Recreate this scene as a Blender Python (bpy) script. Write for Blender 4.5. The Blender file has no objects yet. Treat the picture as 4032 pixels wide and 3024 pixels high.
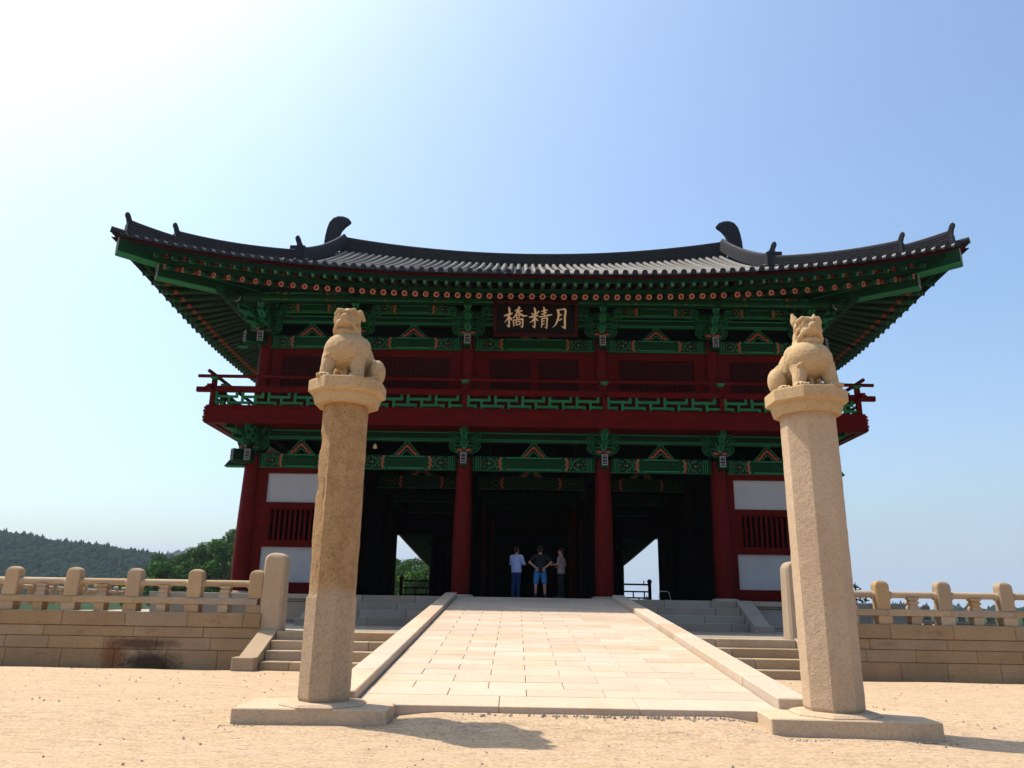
import bpy, bmesh, math, random
from mathutils import Vector, Matrix, noise
R = math.radians
rnd = random.Random(7)
SC = bpy.context.scene
COL = SC.collection
# ------------------------------------------------------------------ camera
pitch, yaw, roll = R(16.0), R(-0.49), R(0.966)
F = Vector((math.sin(yaw)*math.cos(pitch), math.cos(yaw)*math.cos(pitch), math.sin(pitch)))
Rt = Vector((math.cos(yaw), -math.sin(yaw), 0)); Up = Rt.cross(F)
R2 = Rt*math.cos(roll) + Up*math.sin(roll); U2 = -Rt*math.sin(roll) + Up*math.cos(roll)
cam = bpy.data.cameras.new('camera'); camo = bpy.data.objects.new('camera', cam); COL.objects.link(camo)
cam.sensor_width = 36.0; cam.lens = 36.0*3022/4032; cam.clip_start = 0.1; cam.clip_end = 9000
EYE = Vector((0, 0, 1.75))
camo.matrix_world = Matrix.Translation(EYE) @ Matrix((R2, U2, -F)).transposed().to_4x4()
SC.camera = camo
# ------------------------------------------------------------------ light
SUN = Vector((-0.50, 0.25, 1.0)).normalized()
world = bpy.data.worlds.new('World'); SC.world = world; world.use_nodes = True
wn = world.node_tree; wn.nodes.clear()
sky = wn.nodes.new('ShaderNodeTexSky'); sky.sky_type = 'NISHITA'; sky.sun_disc = False
sky.sun_elevation = math.asin(SUN.z); sky.sun_rotation = math.atan2(SUN.x, SUN.y)
sky.air_density = 1.1; sky.dust_density = 3.6; sky.ozone_density = 2.6; sky.altitude = 0
bg = wn.nodes.new('ShaderNodeBackground'); bg.inputs['Strength'].default_value = 0.15
wo = wn.nodes.new('ShaderNodeOutputWorld')
tint = wn.nodes.new('ShaderNodeMix'); tint.data_type = 'RGBA'; tint.blend_type = 'MULTIPLY'; tint.inputs[0].default_value = 1.0; tint.inputs[7].default_value = (0.93, 1.03, 1.07, 1)   # camera white balance
wn.links.new(sky.outputs[0], tint.inputs[6]); 
# pale ground haze low in the sky, the same all round the horizon
wg = wn.nodes.new('ShaderNodeTexCoord'); ws = wn.nodes.new('ShaderNodeSeparateXYZ'); wr = wn.nodes.new('ShaderNodeMapRange'); wm = wn.nodes.new('ShaderNodeMix')
wr.interpolation_type = 'SMOOTHSTEP'; wr.inputs[1].default_value = -0.02; wr.inputs[2].default_value = 0.30; wr.inputs[3].default_value = 0.92; wr.inputs[4].default_value = 0.0
wm.data_type = 'RGBA'; wm.blend_type = 'LIGHTEN'; wm.inputs[7].default_value = (2.45, 3.0, 3.85, 1)
wn.links.new(wg.outputs['Generated'], ws.inputs[0]); wn.links.new(ws.outputs[2], wr.inputs[0]); wn.links.new(wr.outputs[0], wm.inputs[0]); wn.links.new(tint.outputs[2], wm.inputs[6])
wn.links.new(wm.outputs[2], bg.inputs[0]); wn.links.new(bg.outputs[0], wo.inputs[0])
sl = bpy.data.lights.new('sun', 'SUN'); sl.energy = 4.6; sl.angle = R(0.55); sl.color = (1.0, 0.90, 0.76)
so = bpy.data.objects.new('sun', sl); COL.objects.link(so); so.location = (-20, 10, 40)
so.rotation_euler = SUN.to_track_quat('Z', 'Y').to_euler()
SC.view_settings.view_transform = 'Standard'; SC.view_settings.look = 'None'
SC.view_settings.exposure = 0.5; SC.view_settings.gamma = 1.0; SC.view_settings.use_curve_mapping = False
SC.cycles.max_bounces = 6; SC.cycles.diffuse_bounces = 4; SC.cycles.volume_bounces = 0

# ------------------------------------------------------------------ materials
def newmat(name):
    m = bpy.data.materials.new(name); m.use_nodes = True
    nt = m.node_tree; b = nt.nodes['Principled BSDF']
    return m, nt, b
def N(nt, t, **kw):
    n = nt.nodes.new(t)
    for k, v in kw.items():
        if k.startswith('i_'):
            key = k[2:]; key = int(key) if key.isdigit() else key.replace('_', ' ')
            n.inputs[key].default_value = v
        else: setattr(n, k, v)
    return n
def ramp(nt, src, stops):
    r = nt.nodes.new('ShaderNodeValToRGB'); nt.links.new(src, r.inputs[0])
    while len(r.color_ramp.elements) < len(stops): r.color_ramp.elements.new(0.5)
    for e, (p, c) in zip(r.color_ramp.elements, stops):
        e.position = p; e.color = (c[0], c[1], c[2], 1) if not isinstance(c, (int, float)) else (c, c, c, 1)
    return r.outputs[0]
def mixc(nt, f, a, b, mode='MIX'):
    m = nt.nodes.new('ShaderNodeMix'); m.data_type = 'RGBA'; m.blend_type = mode
    L = nt.links
    if hasattr(f, 'links'): L.new(f, m.inputs[0])
    else: m.inputs[0].default_value = f
    for s, i in ((a, 6), (b, 7)):
        if hasattr(s, 'links'): L.new(s, m.inputs[i])
        else: m.inputs[i].default_value = (s[0], s[1], s[2], 1)
    return m.outputs[2]
def noisen(nt, vec, scale, detail=4, rough=0.6, scl=None):
    if scl:
        mp = N(nt, 'ShaderNodeMapping'); mp.inputs['Scale'].default_value = scl; nt.links.new(vec, mp.inputs[0]); vec = mp.outputs[0]
    n = N(nt, 'ShaderNodeTexNoise', i_Scale=scale, i_Detail=detail, i_Roughness=rough); nt.links.new(vec, n.inputs['Vector'])
    return n.outputs[0]
def N_scale(nt, s):
    m = N(nt, 'ShaderNodeMath', operation='MULTIPLY'); nt.links.new(s, m.inputs[0]); m.inputs[1].default_value = 0.4; return m.outputs[0]
def stone(name, c, c2=None, speck=0.5, bump=0.3, pit=0.0, rough=0.85, var=0.16, grain=160, stain=None, stain_amt=0.35, zmix=None, blots=()):
    m, nt, b = newmat(name); L = nt.links
    pos = N(nt, 'ShaderNodeNewGeometry').outputs['Position']
    c2 = c2 or tuple(x*0.72 for x in c)
    big = noisen(nt, pos, 1.3, 5, 0.6)
    col = mixc(nt, ramp(nt, big, [(0.3, 0), (0.7, 1)]), c, c2)
    if zmix:
        sep = N(nt, 'ShaderNodeSeparateXYZ'); L.new(pos, sep.inputs[0])
        wob = noisen(nt, pos, 5, 4)
        ad = N(nt, 'ShaderNodeMath', operation='MULTIPLY_ADD'); L.new(wob, ad.inputs[0]); ad.inputs[1].default_value = 0.25; L.new(sep.outputs[2], ad.inputs[2])
        mr = N(nt, 'ShaderNodeMapRange'); L.new(ad.outputs[0], mr.inputs[0]); mr.inputs[1].default_value = zmix[0]; mr.inputs[2].default_value = zmix[0] + zmix[1]
        mid = noisen(nt, pos, 6, 6, 0.75)
        up = mixc(nt, ramp(nt, mid, [(0.35, 0), (0.68, 1)]), zmix[2], zmix[3])
        col = mixc(nt, mr.outputs[0], col, up)
    oi = N(nt, 'ShaderNodeObjectInfo')
    hv = N(nt, 'ShaderNodeHueSaturation')
    mr2 = N(nt, 'ShaderNodeMapRange'); L.new(oi.outputs['Random'], mr2.inputs[0]); mr2.inputs[3].default_value = 1-var; mr2.inputs[4].default_value = 1+var*0.7
    L.new(mr2.outputs[0], hv.inputs['Value']); L.new(col, hv.inputs['Color'])
    mr3 = N(nt, 'ShaderNodeMath', operation='MULTIPLY_ADD'); L.new(oi.outputs['Random'], mr3.inputs[0]); mr3.inputs[1].default_value = 37.3; mr3.inputs[2].default_value = 0
    fr = N(nt, 'ShaderNodeMath', operation='FRACT'); L.new(mr3.outputs[0], fr.inputs[0])
    mr4 = N(nt, 'ShaderNodeMapRange'); L.new(fr.outputs[0], mr4.inputs[0]); mr4.inputs[3].default_value = 1-var*1.2; mr4.inputs[4].default_value = 1+var*1.2
    L.new(mr4.outputs[0], hv.inputs['Saturation'])
    col = hv.outputs[0]
    g = noisen(nt, pos, grain, 2, 0.7)
    col = mixc(nt, 1.0, col, ramp(nt, g, [(0.28, 1-speck*0.75), (0.45, 1), (0.62, 1), (0.78, 1+speck*0.4)]), 'MULTIPLY')
    g2 = noisen(nt, pos, 26, 4, 0.75)
    col = mixc(nt, 1.0, col, ramp(nt, g2, [(0.30, 1-speck*0.4), (0.5, 1.0), (0.75, 1.05)]), 'MULTIPLY')
    if stain:
        s = noisen(nt, pos, 1.6, 6, 0.7, (1, 1, 2.2))
        col = mixc(nt, ramp(nt, s, [(0.56, 0), (0.72, stain_amt)]), col, stain)
    for c_, r_, bc, am in blots:      # single irregular stains with a place of their own
        va = N(nt, 'ShaderNodeVectorMath', operation='SUBTRACT'); L.new(pos, va.inputs[0]); va.inputs[1].default_value = c_
        vb = N(nt, 'ShaderNodeVectorMath', operation='DIVIDE'); L.new(va.outputs[0], vb.inputs[0]); vb.inputs[1].default_value = r_
        vl = N(nt, 'ShaderNodeVectorMath', operation='LENGTH'); L.new(vb.outputs[0], vl.inputs[0])
        ma = N(nt, 'ShaderNodeMath', operation='MULTIPLY_ADD'); L.new(noisen(nt, pos, 7, 6, 0.75), ma.inputs[0]); ma.inputs[1].default_value = 1.3; L.new(vl.outputs['Value'], ma.inputs[2])
        col = mixc(nt, ramp(nt, N_scale(nt, ma.outputs[0]), [(0.45, am), (0.75, 0)]), col, bc)
    hgt = noisen(nt, pos, 55, 5, 0.7)
    if pit > 0:
        v = N(nt, 'ShaderNodeTexVoronoi', i_Scale=26.0); L.new(pos, v.inputs['Vector'])
        pitm = ramp(nt, v.outputs['Distance'], [(0.08, 0.25), (0.24, 1)])
        pn = ramp(nt, noisen(nt, pos, 9, 3), [(0.45, 0), (0.6, 1)])
        pm = mixc(nt, pn, (1, 1, 1), pitm)
        col = mixc(nt, pit, col, mixc(nt, 1.0, col, pm, 'MULTIPLY'))
    L.new(col, b.inputs['Base Color']); b.inputs['Roughness'].default_value = rough
    b.inputs['Specular IOR Level'].default_value = 0.25
    bp = N(nt, 'ShaderNodeBump', i_Strength=bump, i_Distance=0.02); L.new(hgt, bp.inputs['Height']); L.new(bp.outputs[0], b.inputs['Normal'])
    return m
def paint(name, c, rough=0.6, var=0.25, scale=3.0, spec=0.25, streak=(1, 1, 1), obvar=0.0):
    m, nt, b = newmat(name); L = nt.links
    pos = N(nt, 'ShaderNodeNewGeometry').outputs['Position']
    n = noisen(nt, pos, scale, 5, 0.65, streak)
    col = mixc(nt, ramp(nt, n, [(0.3, 0), (0.7, 1)]), tuple(x*(1-var) for x in c), tuple(min(1, x*(1+var)) for x in c))
    if obvar:
        oi = N(nt, 'ShaderNodeObjectInfo'); hv = N(nt, 'ShaderNodeHueSaturation')
        mr = N(nt, 'ShaderNodeMapRange'); L.new(oi.outputs['Random'], mr.inputs[0]); mr.inputs[3].default_value = 1-obvar; mr.inputs[4].default_value = 1+obvar
        L.new(mr.outputs[0], hv.inputs['Value']); L.new(col, hv.inputs['Color']); col = hv.outputs[0]
    L.new(col, b.inputs['Base Color']); b.inputs['Roughness'].default_value = rough
    b.inputs['Specular IOR Level'].default_value = spec
    bp = N(nt, 'ShaderNodeBump', i_Strength=0.12, i_Distance=0.01); L.new(noisen(nt, pos, 30, 4), bp.inputs['Height']); L.new(bp.outputs[0], b.inputs['Normal'])
    return m
def foliage(name, c1, c2):
    m, nt, b = newmat(name); L = nt.links
    pos = N(nt, 'ShaderNodeNewGeometry').outputs['Position']
    n = noisen(nt, pos, 0.35, 6, 0.7)
    L.new(mixc(nt, ramp(nt, n, [(0.35, 0), (0.65, 1)]), c1, c2), b.inputs['Base Color'])
    b.inputs['Roughness'].default_value = 0.9; b.inputs['Specular IOR Level'].default_value = 0.0
    return m
M = {}
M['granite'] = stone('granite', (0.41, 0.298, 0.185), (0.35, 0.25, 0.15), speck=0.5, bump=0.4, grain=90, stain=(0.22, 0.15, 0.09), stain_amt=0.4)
M['wallstone'] = stone('wall_stone', (0.325, 0.228, 0.138), (0.26, 0.178, 0.102), blots=(((-9.35, 18.9, .42), (.30, 2, .45), (.16, .06, .015), .85), ((-8.45, 18.9, .26), (.75, 2, .33), (.03, .016, .009), .92), ((-8.7, 18.9, .72), (.85, 2, .14), (.07, .035, .025), .9)), speck=0.5, bump=0.5, var=0.10, stain=(0.13, 0.082, 0.045), stain_amt=0.6, grain=90)
M['ochrestone'] = stone('ochre_stone', (0.33, 0.205, 0.11), (0.26, 0.15, 0.08), speck=0.35, bump=0.3, var=0.05)
M['paver'] = stone('paving_granite', (0.49, 0.383, 0.285), (0.44, 0.34, 0.25), speck=0.35, bump=0.25, var=0.10, grain=90, stain=(0.36, 0.25, 0.15), stain_amt=0.45)
M['slabstone'] = stone('base_slab_granite', (0.50, 0.375, 0.255), (0.45, 0.335, 0.22), speck=0.5, bump=0.4, var=0.0, grain=80)
M['shadestone'] = stone('shaded_granite', (0.31, 0.26, 0.20), (0.25, 0.21, 0.165), speck=0.3, bump=0.25, var=0.15)  # granite greyed and darkened in colour for parts seen in shade
M['oldgranite'] = stone('weathered_granite', (0.46, 0.335, 0.215), (0.38, 0.27, 0.17), speck=0.7, bump=0.7, pit=1.0, var=0.0, grain=75,
                        zmix=(1.93, 0.10, (0.42, 0.262, 0.125), (0.28, 0.162, 0.068)))
M['newgranite'] = stone('pale_granite', (0.48, 0.355, 0.24), (0.42, 0.305, 0.20), speck=0.5, bump=0.5, pit=0.55, var=0.0, grain=75)
M['lionstone'] = stone('carved_granite', (0.50, 0.35, 0.19), (0.42, 0.285, 0.145), speck=0.6, bump=0.6, pit=0.5, var=0.0, grain=85, stain=(0.24, 0.14, 0.07), stain_amt=0.4)
M['red'] = paint('dark_red_paint', (0.066, 0.0019, 0.0013), var=0.32, scale=2.5, spec=0.05, streak=(.5, .5, 2))
M['redcol'] = paint('column_red_paint', (0.074, 0.0019, 0.0014), rough=0.6, var=0.32, spec=0.08, streak=(3, 3, .35))
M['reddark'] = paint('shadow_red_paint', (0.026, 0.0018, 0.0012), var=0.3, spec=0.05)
M['green'] = paint('green_paint', (0.0018, 0.024, 0.0062), var=0.3, scale=5, spec=0.08)
M['dgreen'] = paint('dark_green_paint', (0.0012, 0.013, 0.0045), var=0.35, scale=6, spec=0.08)
M['lgreen'] = paint('light_green_paint', (0.015, 0.135, 0.055), var=0.18, scale=6, spec=0.1)
M['orange'] = paint('orange_paint', (0.27, 0.052, 0.018), var=0.2, scale=9)
M['pink'] = paint('rosette_rim_paint', (0.40, 0.20, 0.12), var=0.15, scale=9)
M['rosred'] = paint('rosette_red_paint', (0.27, 0.025, 0.012), var=0.2, scale=9)
M['white'] = paint('pale_pattern_paint', (0.24, 0.24, 0.24), var=0.2, scale=12)
M['black'] = paint('black_paint', (0.002, 0.002, 0.002), var=0.3, spec=0.03)
M['interior'] = paint('painted_shade_timber', (0.002, 0.001, 0.0008), var=0.3, rough=0.9, spec=0.05)  # timber with the darkness of the passage put into a near-black colour
M['igreen'] = paint('painted_shade_green', (0.002, 0.014, 0.005), var=0.3, rough=0.9, spec=0.05)  # green paint with the passage's shade put into its colour
M['plaster'] = paint('white_plaster', (0.30, 0.30, 0.30), var=0.06, scale=2, rough=0.9, spec=0.1)
M['latgreen'] = paint('lattice_green_paint', (0.012, 0.115, 0.038), var=0.2, scale=7, spec=0.1)
M['gold'] = paint('gilt_letters', (0.62, 0.46, 0.28), var=0.1, scale=9, rough=0.5)
M['signwood'] = paint('black_lacquer_board', (0.004, 0.002, 0.0015), spec=0.05, var=0.4, scale=4, streak=(1, 1, 8))
M['signred'] = paint('sign_frame_red', (0.026, 0.003, 0.002), spec=0.05, var=0.25)
M['tile'] = paint('grey_roof_tile', (0.20, 0.183, 0.162), var=0.3, scale=7, rough=0.7, spec=0.2, obvar=0.18)
M['tiledark'] = paint('dark_ridge_tile', (0.018, 0.019, 0.026), var=0.4, scale=9, rough=0.7, spec=0.15)
M['ridgelip'] = paint('ridge_course_tile', (0.055, 0.054, 0.056), var=0.4, scale=9, rough=0.7, spec=0.15)
M['pan'] = paint('pan_tile', (0.03, 0.03, 0.034), var=0.35, scale=9, rough=0.8, spec=0.1)
M['bark'] = paint('bark', (0.07, 0.045, 0.03), var=0.4, scale=8, rough=0.95)
M['leaf'] = foliage('leaf', (0.045, 0.10, 0.02), (0.10, 0.17, 0.035))
M['leafpine'] = foliage('pine_needles', (0.03, 0.075, 0.02), (0.07, 0.135, 0.028))
M['leafdark'] = foliage('far_wood', (0.006, 0.016, 0.014), (0.015, 0.032, 0.019))
M['terrain'] = foliage('meadow', (0.02, 0.04, 0.022), (0.04, 0.06, 0.03))
M['steel'] = paint('steel_tube', (0.45, 0.45, 0.45), rough=0.35, var=0.05)
M['skin'] = paint('skin', (0.42, 0.20, 0.13), var=0.06, rough=0.5)
M['hair'] = paint('hair', (0.012, 0.009, 0.008), var=0.3)
M['shirt_blue'] = paint('pale_blue_cloth', (0.30, 0.35, 0.58), var=0.12, scale=12, rough=0.9)
M['jeans'] = paint('denim', (0.010, 0.026, 0.10), var=0.3, scale=14, rough=0.9)
M['shirt_black'] = paint('black_cloth', (0.009, 0.009, 0.011), var=0.3, scale=12, rough=0.9)
M['shorts'] = paint('blue_shorts', (0.035, 0.16, 0.36), var=0.3, scale=16, rough=0.85)
M['shirt_grey'] = paint('grey_brown_cloth', (0.22, 0.17, 0.165), var=0.25, scale=14, rough=0.9)
M['trouser_black'] = paint('black_trousers', (0.009, 0.009, 0.012), var=0.3, rough=0.9)
M['shoe'] = paint('dark_shoe', (0.02, 0.02, 0.02), var=0.3)
M['pebble'] = stone('pebble', (0.44, 0.34, 0.24), (0.28, 0.20, 0.14), speck=0.4, var=0.3)

def ground_mat():
    m, nt, b = newmat('sandy_ground'); L = nt.links
    pos = N(nt, 'ShaderNodeNewGeometry').outputs['Position']
    a = noisen(nt, pos, 0.45, 5, 0.6, (0.6, 1.6, 1)); c = noisen(nt, pos, 2.4, 6, 0.75, (0.45, 1.7, 1)); d = noisen(nt, pos, 24, 4, 0.85); e = noisen(nt, pos, 7, 6, 0.8, (0.5, 1.7, 1))
    col = mixc(nt, ramp(nt, a, [(0.35, 0), (0.65, 1)]), (0.53, 0.385, 0.245), (0.49, 0.35, 0.21))
    col = mixc(nt, ramp(nt, c, [(0.38, 0), (0.62, 0.7)]), col, (0.57, 0.415, 0.29))
    col = mixc(nt, 1.0, col, ramp(nt, e, [(0.36, 0.70), (0.46, 0.95), (0.55, 1.0), (0.66, 1.12)]), 'MULTIPLY')
    col = mixc(nt, 1.0, col, ramp(nt, d, [(0.36, 0.55), (0.45, 0.92), (0.53, 1), (0.64, 1.16)]), 'MULTIPLY')
    L.new(col, b.inputs['Base Color']); b.inputs['Roughness'].default_value = 0.95; b.inputs['Specular IOR Level'].default_value = 0.1
    ad = N(nt, 'ShaderNodeMath', operation='MULTIPLY_ADD'); L.new(e, ad.inputs[0]); ad.inputs[1].default_value = 2.4; L.new(d, ad.inputs[2])
    bp = N(nt, 'ShaderNodeBump', i_Strength=0.9, i_Distance=0.02); L.new(ad.outputs[0], bp.inputs['Height']); L.new(bp.outputs[0], b.inputs['Normal'])
    return m
M['ground'] = ground_mat()
def rafter_mat():   # painted timber: green with light rings, an orange lotus near the end (flat print in the rafter's own coordinates)
    m, nt, b = newmat('painted_rafter'); L = nt.links
    tc = N(nt, 'ShaderNodeTexCoord').outputs['Object']; sp = N(nt, 'ShaderNodeSeparateXYZ'); L.new(tc, sp.inputs[0])
    n = noisen(nt, tc, 14, 3, 0.6)
    col = mixc(nt, ramp(nt, n, [(0.47, 0), (0.52, 1), (0.55, 0)]), (0.0012, 0.014, 0.0045), (0.008, 0.07, 0.024))
    mr = N(nt, 'ShaderNodeMapRange'); L.new(sp.outputs[0], mr.inputs[0]); mr.inputs[1].default_value = 0; mr.inputs[2].default_value = 1.2
    band = ramp(nt, mr.outputs[0], [(0.04, 0), (0.05, 1), (0.10, 1), (0.11, 0)]); nt.nodes[-1].color_ramp.interpolation = 'CONSTANT'
    col = mixc(nt, band, col, (0.008, 0.08, 0.028))
    lotus = ramp(nt, mr.outputs[0], [(0.0, 0), (0.30, 1), (0.40, 0)]); nt.nodes[-1].color_ramp.interpolation = 'CONSTANT'
    w = N(nt, 'ShaderNodeMath', operation='GREATER_THAN'); L.new(noisen(nt, tc, 24, 1, 0.3), w.inputs[0]); w.inputs[1].default_value = 0.50
    mm = N(nt, 'ShaderNodeMath', operation='MULTIPLY'); L.new(lotus, mm.inputs[0]); L.new(w.outputs[0], mm.inputs[1])
    col = mixc(nt, mm.outputs[0], col, (0.36, 0.05, 0.02))
    L.new(col, b.inputs['Base Color']); b.inputs['Roughness'].default_value = 0.6; b.inputs['Specular IOR Level'].default_value = 0.2
    return m
M['rafter'] = rafter_mat()

# ------------------------------------------------------------------ mesh helpers
def tag(o, label=None, cat=None, group=None, kind=None):
    if label: o['label'] = label
    if cat: o['category'] = cat
    if group: o['group'] = group
    if kind: o['kind'] = kind
    return o
def link(o, parent=None):
    COL.objects.link(o)
    if parent is not None: o.parent = parent
    return o
def empty(name, loc=(0, 0, 0), rz=0.0):
    o = bpy.data.objects.new(name, None); o.location = loc; o.rotation_euler = (0, 0, rz); o.empty_display_size = 0.3
    COL.objects.link(o); return o
class MB:
    def __init__(s): s.v = []; s.f = []; s.m = []; s.mats = []; s.sm = []
    def mi(s, mat):
        if mat not in s.mats: s.mats.append(mat)
        return s.mats.index(mat)
    def add(s, vs, fs, mat, smooth=False):
        n = len(s.v); s.v += [tuple(p) for p in vs]; k = s.mi(mat)
        for f in fs: s.f.append([i+n for i in f]); s.m.append(k); s.sm.append(smooth)
    def box(s, x0, x1, y0, y1, z0, z1, mat):
        v = [(x0, y0, z0), (x1, y0, z0), (x1, y1, z0), (x0, y1, z0), (x0, y0, z1), (x1, y0, z1), (x1, y1, z1), (x0, y1, z1)]
        s.add(v, [(0, 3, 2, 1), (4, 5, 6, 7), (0, 1, 5, 4), (1, 2, 6, 5), (2, 3, 7, 6), (3, 0, 4, 7)], mat)
    def cbox(s, x0, x1, y0, y1, z0, z1, mat, c=0.01):      # chamfered box
        X = (x0, x1); Y = (y0, y1); Z = (z0, z1); v = []; idx = {}
        for i in (0, 1):
            for j in (0, 1):
                for k in (0, 1):
                    dx = c if i == 0 else -c; dy = c if j == 0 else -c; dz = c if k == 0 else -c
                    for a, p in enumerate(((X[i], Y[j]+dy, Z[k]+dz), (X[i]+dx, Y[j], Z[k]+dz), (X[i]+dx, Y[j]+dy, Z[k]))):
                        idx[(i, j, k, a)] = len(v); v.append(p)
        f = []
        for i in (0, 1):
            q = [(i, 0, 0, 0), (i, 1, 0, 0), (i, 1, 1, 0), (i, 0, 1, 0)]; f.append([idx[t] for t in (q if i else q[::-1])])
            q = [(0, i, 0, 1), (0, i, 1, 1), (1, i, 1, 1), (1, i, 0, 1)]; f.append([idx[t] for t in (q if i else q[::-1])])
            q = [(0, 0, i, 2), (1, 0, i, 2), (1, 1, i, 2), (0, 1, i, 2)]; f.append([idx[t] for t in (q if i else q[::-1])])
        for j in (0, 1):
            for k in (0, 1): f.append([idx[(0, j, k, 1)], idx[(1, j, k, 1)], idx[(1, j, k, 2)], idx[(0, j, k, 2)]])
        for i in (0, 1):
            for k in (0, 1): f.append([idx[(i, 0, k, 0)], idx[(i, 1, k, 0)], idx[(i, 1, k, 2)], idx[(i, 0, k, 2)]])
            for j in (0, 1): f.append([idx[(i, j, 0, 0)], idx[(i, j, 1, 0)], idx[(i, j, 1, 1)], idx[(i, j, 0, 1)]])
            for j in (0, 1):
                for k in (0, 1): f.append([idx[(i, j, k, 0)], idx[(i, j, k, 1)], idx[(i, j, k, 2)]])
        s.add(v, f, mat)
    def loft(s, rings, mat, close=True, caps=True, smooth=False):
        n = len(rings[0]); v = [p for r in rings for p in r]; f = []
        for a in range(len(rings)-1):
            for i in range(n if close else n-1):
                j = (i+1) % n; f.append((a*n+i, a*n+j, (a+1)*n+j, (a+1)*n+i))
        s.add(v, f, mat, smooth)
        if caps: s.add(rings[0], [tuple(range(n))[::-1]], mat); s.add(rings[-1], [tuple(range(n))], mat)
    def extr(s, poly, a, b, mat, plane='xz'):   # poly 2-D extruded between a and b on the remaining axis
        def P(p, t): return (p[0], t, p[1]) if plane == 'xz' else ((t, p[0], p[1]) if plane == 'yz' else (p[0], p[1], t))
        s.loft([[P(p, a) for p in poly], [P(p, b) for p in poly]], mat)
    def tube(s, path, rad, mat, n=8, smooth=True, caps=True):
        rings = []; P = [Vector(p) for p in path]
        for i, p in enumerate(P):
            d = (P[min(i+1, len(P)-1)] - P[max(i-1, 0)]).normalized()
            a = Vector((0, 0, 1)) if abs(d.z) < 0.95 else Vector((0, 1, 0))
            u = d.cross(a).normalized(); w = u.cross(d); r = rad[i] if isinstance(rad, (list, tuple)) else rad
            rings.append([p + (u*math.cos(2*math.pi*k/n) + w*math.sin(2*math.pi*k/n))*r for k in range(n)])
        s.loft(rings, mat, caps=caps, smooth=smooth)
    def lathe(s, prof, cx, cy, mat, n=16, smooth=True):
        rings = [[(cx+r*math.cos(2*math.pi*k/n), cy+r*math.sin(2*math.pi*k/n), z) for k in range(n)] for r, z in prof]
        s.loft(rings, mat, smooth=smooth)
    def ribbon(s, pts, w, y, mat, t=0.008, plane='xz'):   # thin raised strip on a face; y is the face plane, strip stands t proud towards -y
        P = [Vector(p) for p in pts]; L = []; Rr = []
        for i, p in enumerate(P):
            d = (P[min(i+1, len(P)-1)] - P[max(i-1, 0)])
            d = d.normalized() if d.length else Vector((1, 0)); nn = Vector((-d.y, d.x)); ww = w[i] if isinstance(w, (list, tuple)) else w
            L.append(p+nn*ww/2); Rr.append(p-nn*ww/2)
        def Q(p, t): return (p.x, t, p.y) if plane == 'xz' else (t, p.x, p.y)
        for i in range(len(P)-1):
            a, b_, c, d = L[i], L[i+1], Rr[i+1], Rr[i]
            v = [Q(a, y-t), Q(b_, y-t), Q(c, y-t), Q(d, y-t), Q(a, y), Q(b_, y), Q(c, y), Q(d, y)]
            s.add(v, [(0, 1, 2, 3), (0, 4, 5, 1), (2, 6, 7, 3)] + ([(0, 3, 7, 4)] if i == 0 else []) + ([(1, 5, 6, 2)] if i == len(P)-2 else []), mat)
    def curl(s, cx, cz, r, a0, turns, w, y, mat, n=9, t=0.008, flip=1):
        pts = [(cx+flip*math.cos(a0+turns*2*math.pi*i/n)*r*(1-0.75*i/n), cz+math.sin(a0+turns*2*math.pi*i/n)*r*(1-0.75*i/n)) for i in range(n+1)]
        s.ribbon(pts, w, y, mat, t)
    def mesh(s, name):
        me = bpy.data.meshes.new(name); me.from_pydata(s.v, [], s.f)
        for m in s.mats: me.materials.append(M[m])
        me.polygons.foreach_set('material_index', s.m); me.polygons.foreach_set('use_smooth', s.sm)
        bm = bmesh.new(); bm.from_mesh(me); bmesh.ops.recalc_face_normals(bm, faces=bm.faces); bm.to_mesh(me); bm.free()
        me.update(); return me
    def build(s, name, parent=None, loc=(0, 0, 0), rz=0.0):
        o = bpy.data.objects.new(name, s.mesh(name)); o.location = loc; o.rotation_euler = (0, 0, rz)
        return link(o, parent)
def inst(me, name, parent=None, loc=(0, 0, 0), rot=(0, 0, 0), scale=(1, 1, 1)):
    o = bpy.data.objects.new(name, me); o.location = loc; o.rotation_euler = rot; o.scale = scale
    return link(o, parent)
def one_box(name, parent, x0, x1, y0, y1, z0, z1, mat, c=0.0):
    b = MB(); cx, cy, cz = (x0+x1)/2, (y0+y1)/2, (z0+z1)/2
    a = (x0-cx, x1-cx, y0-cy, y1-cy, z0-cz, z1-cz)
    (b.cbox(*a, mat, c) if c else b.box(*a, mat)); return b.build(name, parent, (cx, cy, cz))
def xform(m4, bm_fn): pass
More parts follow.
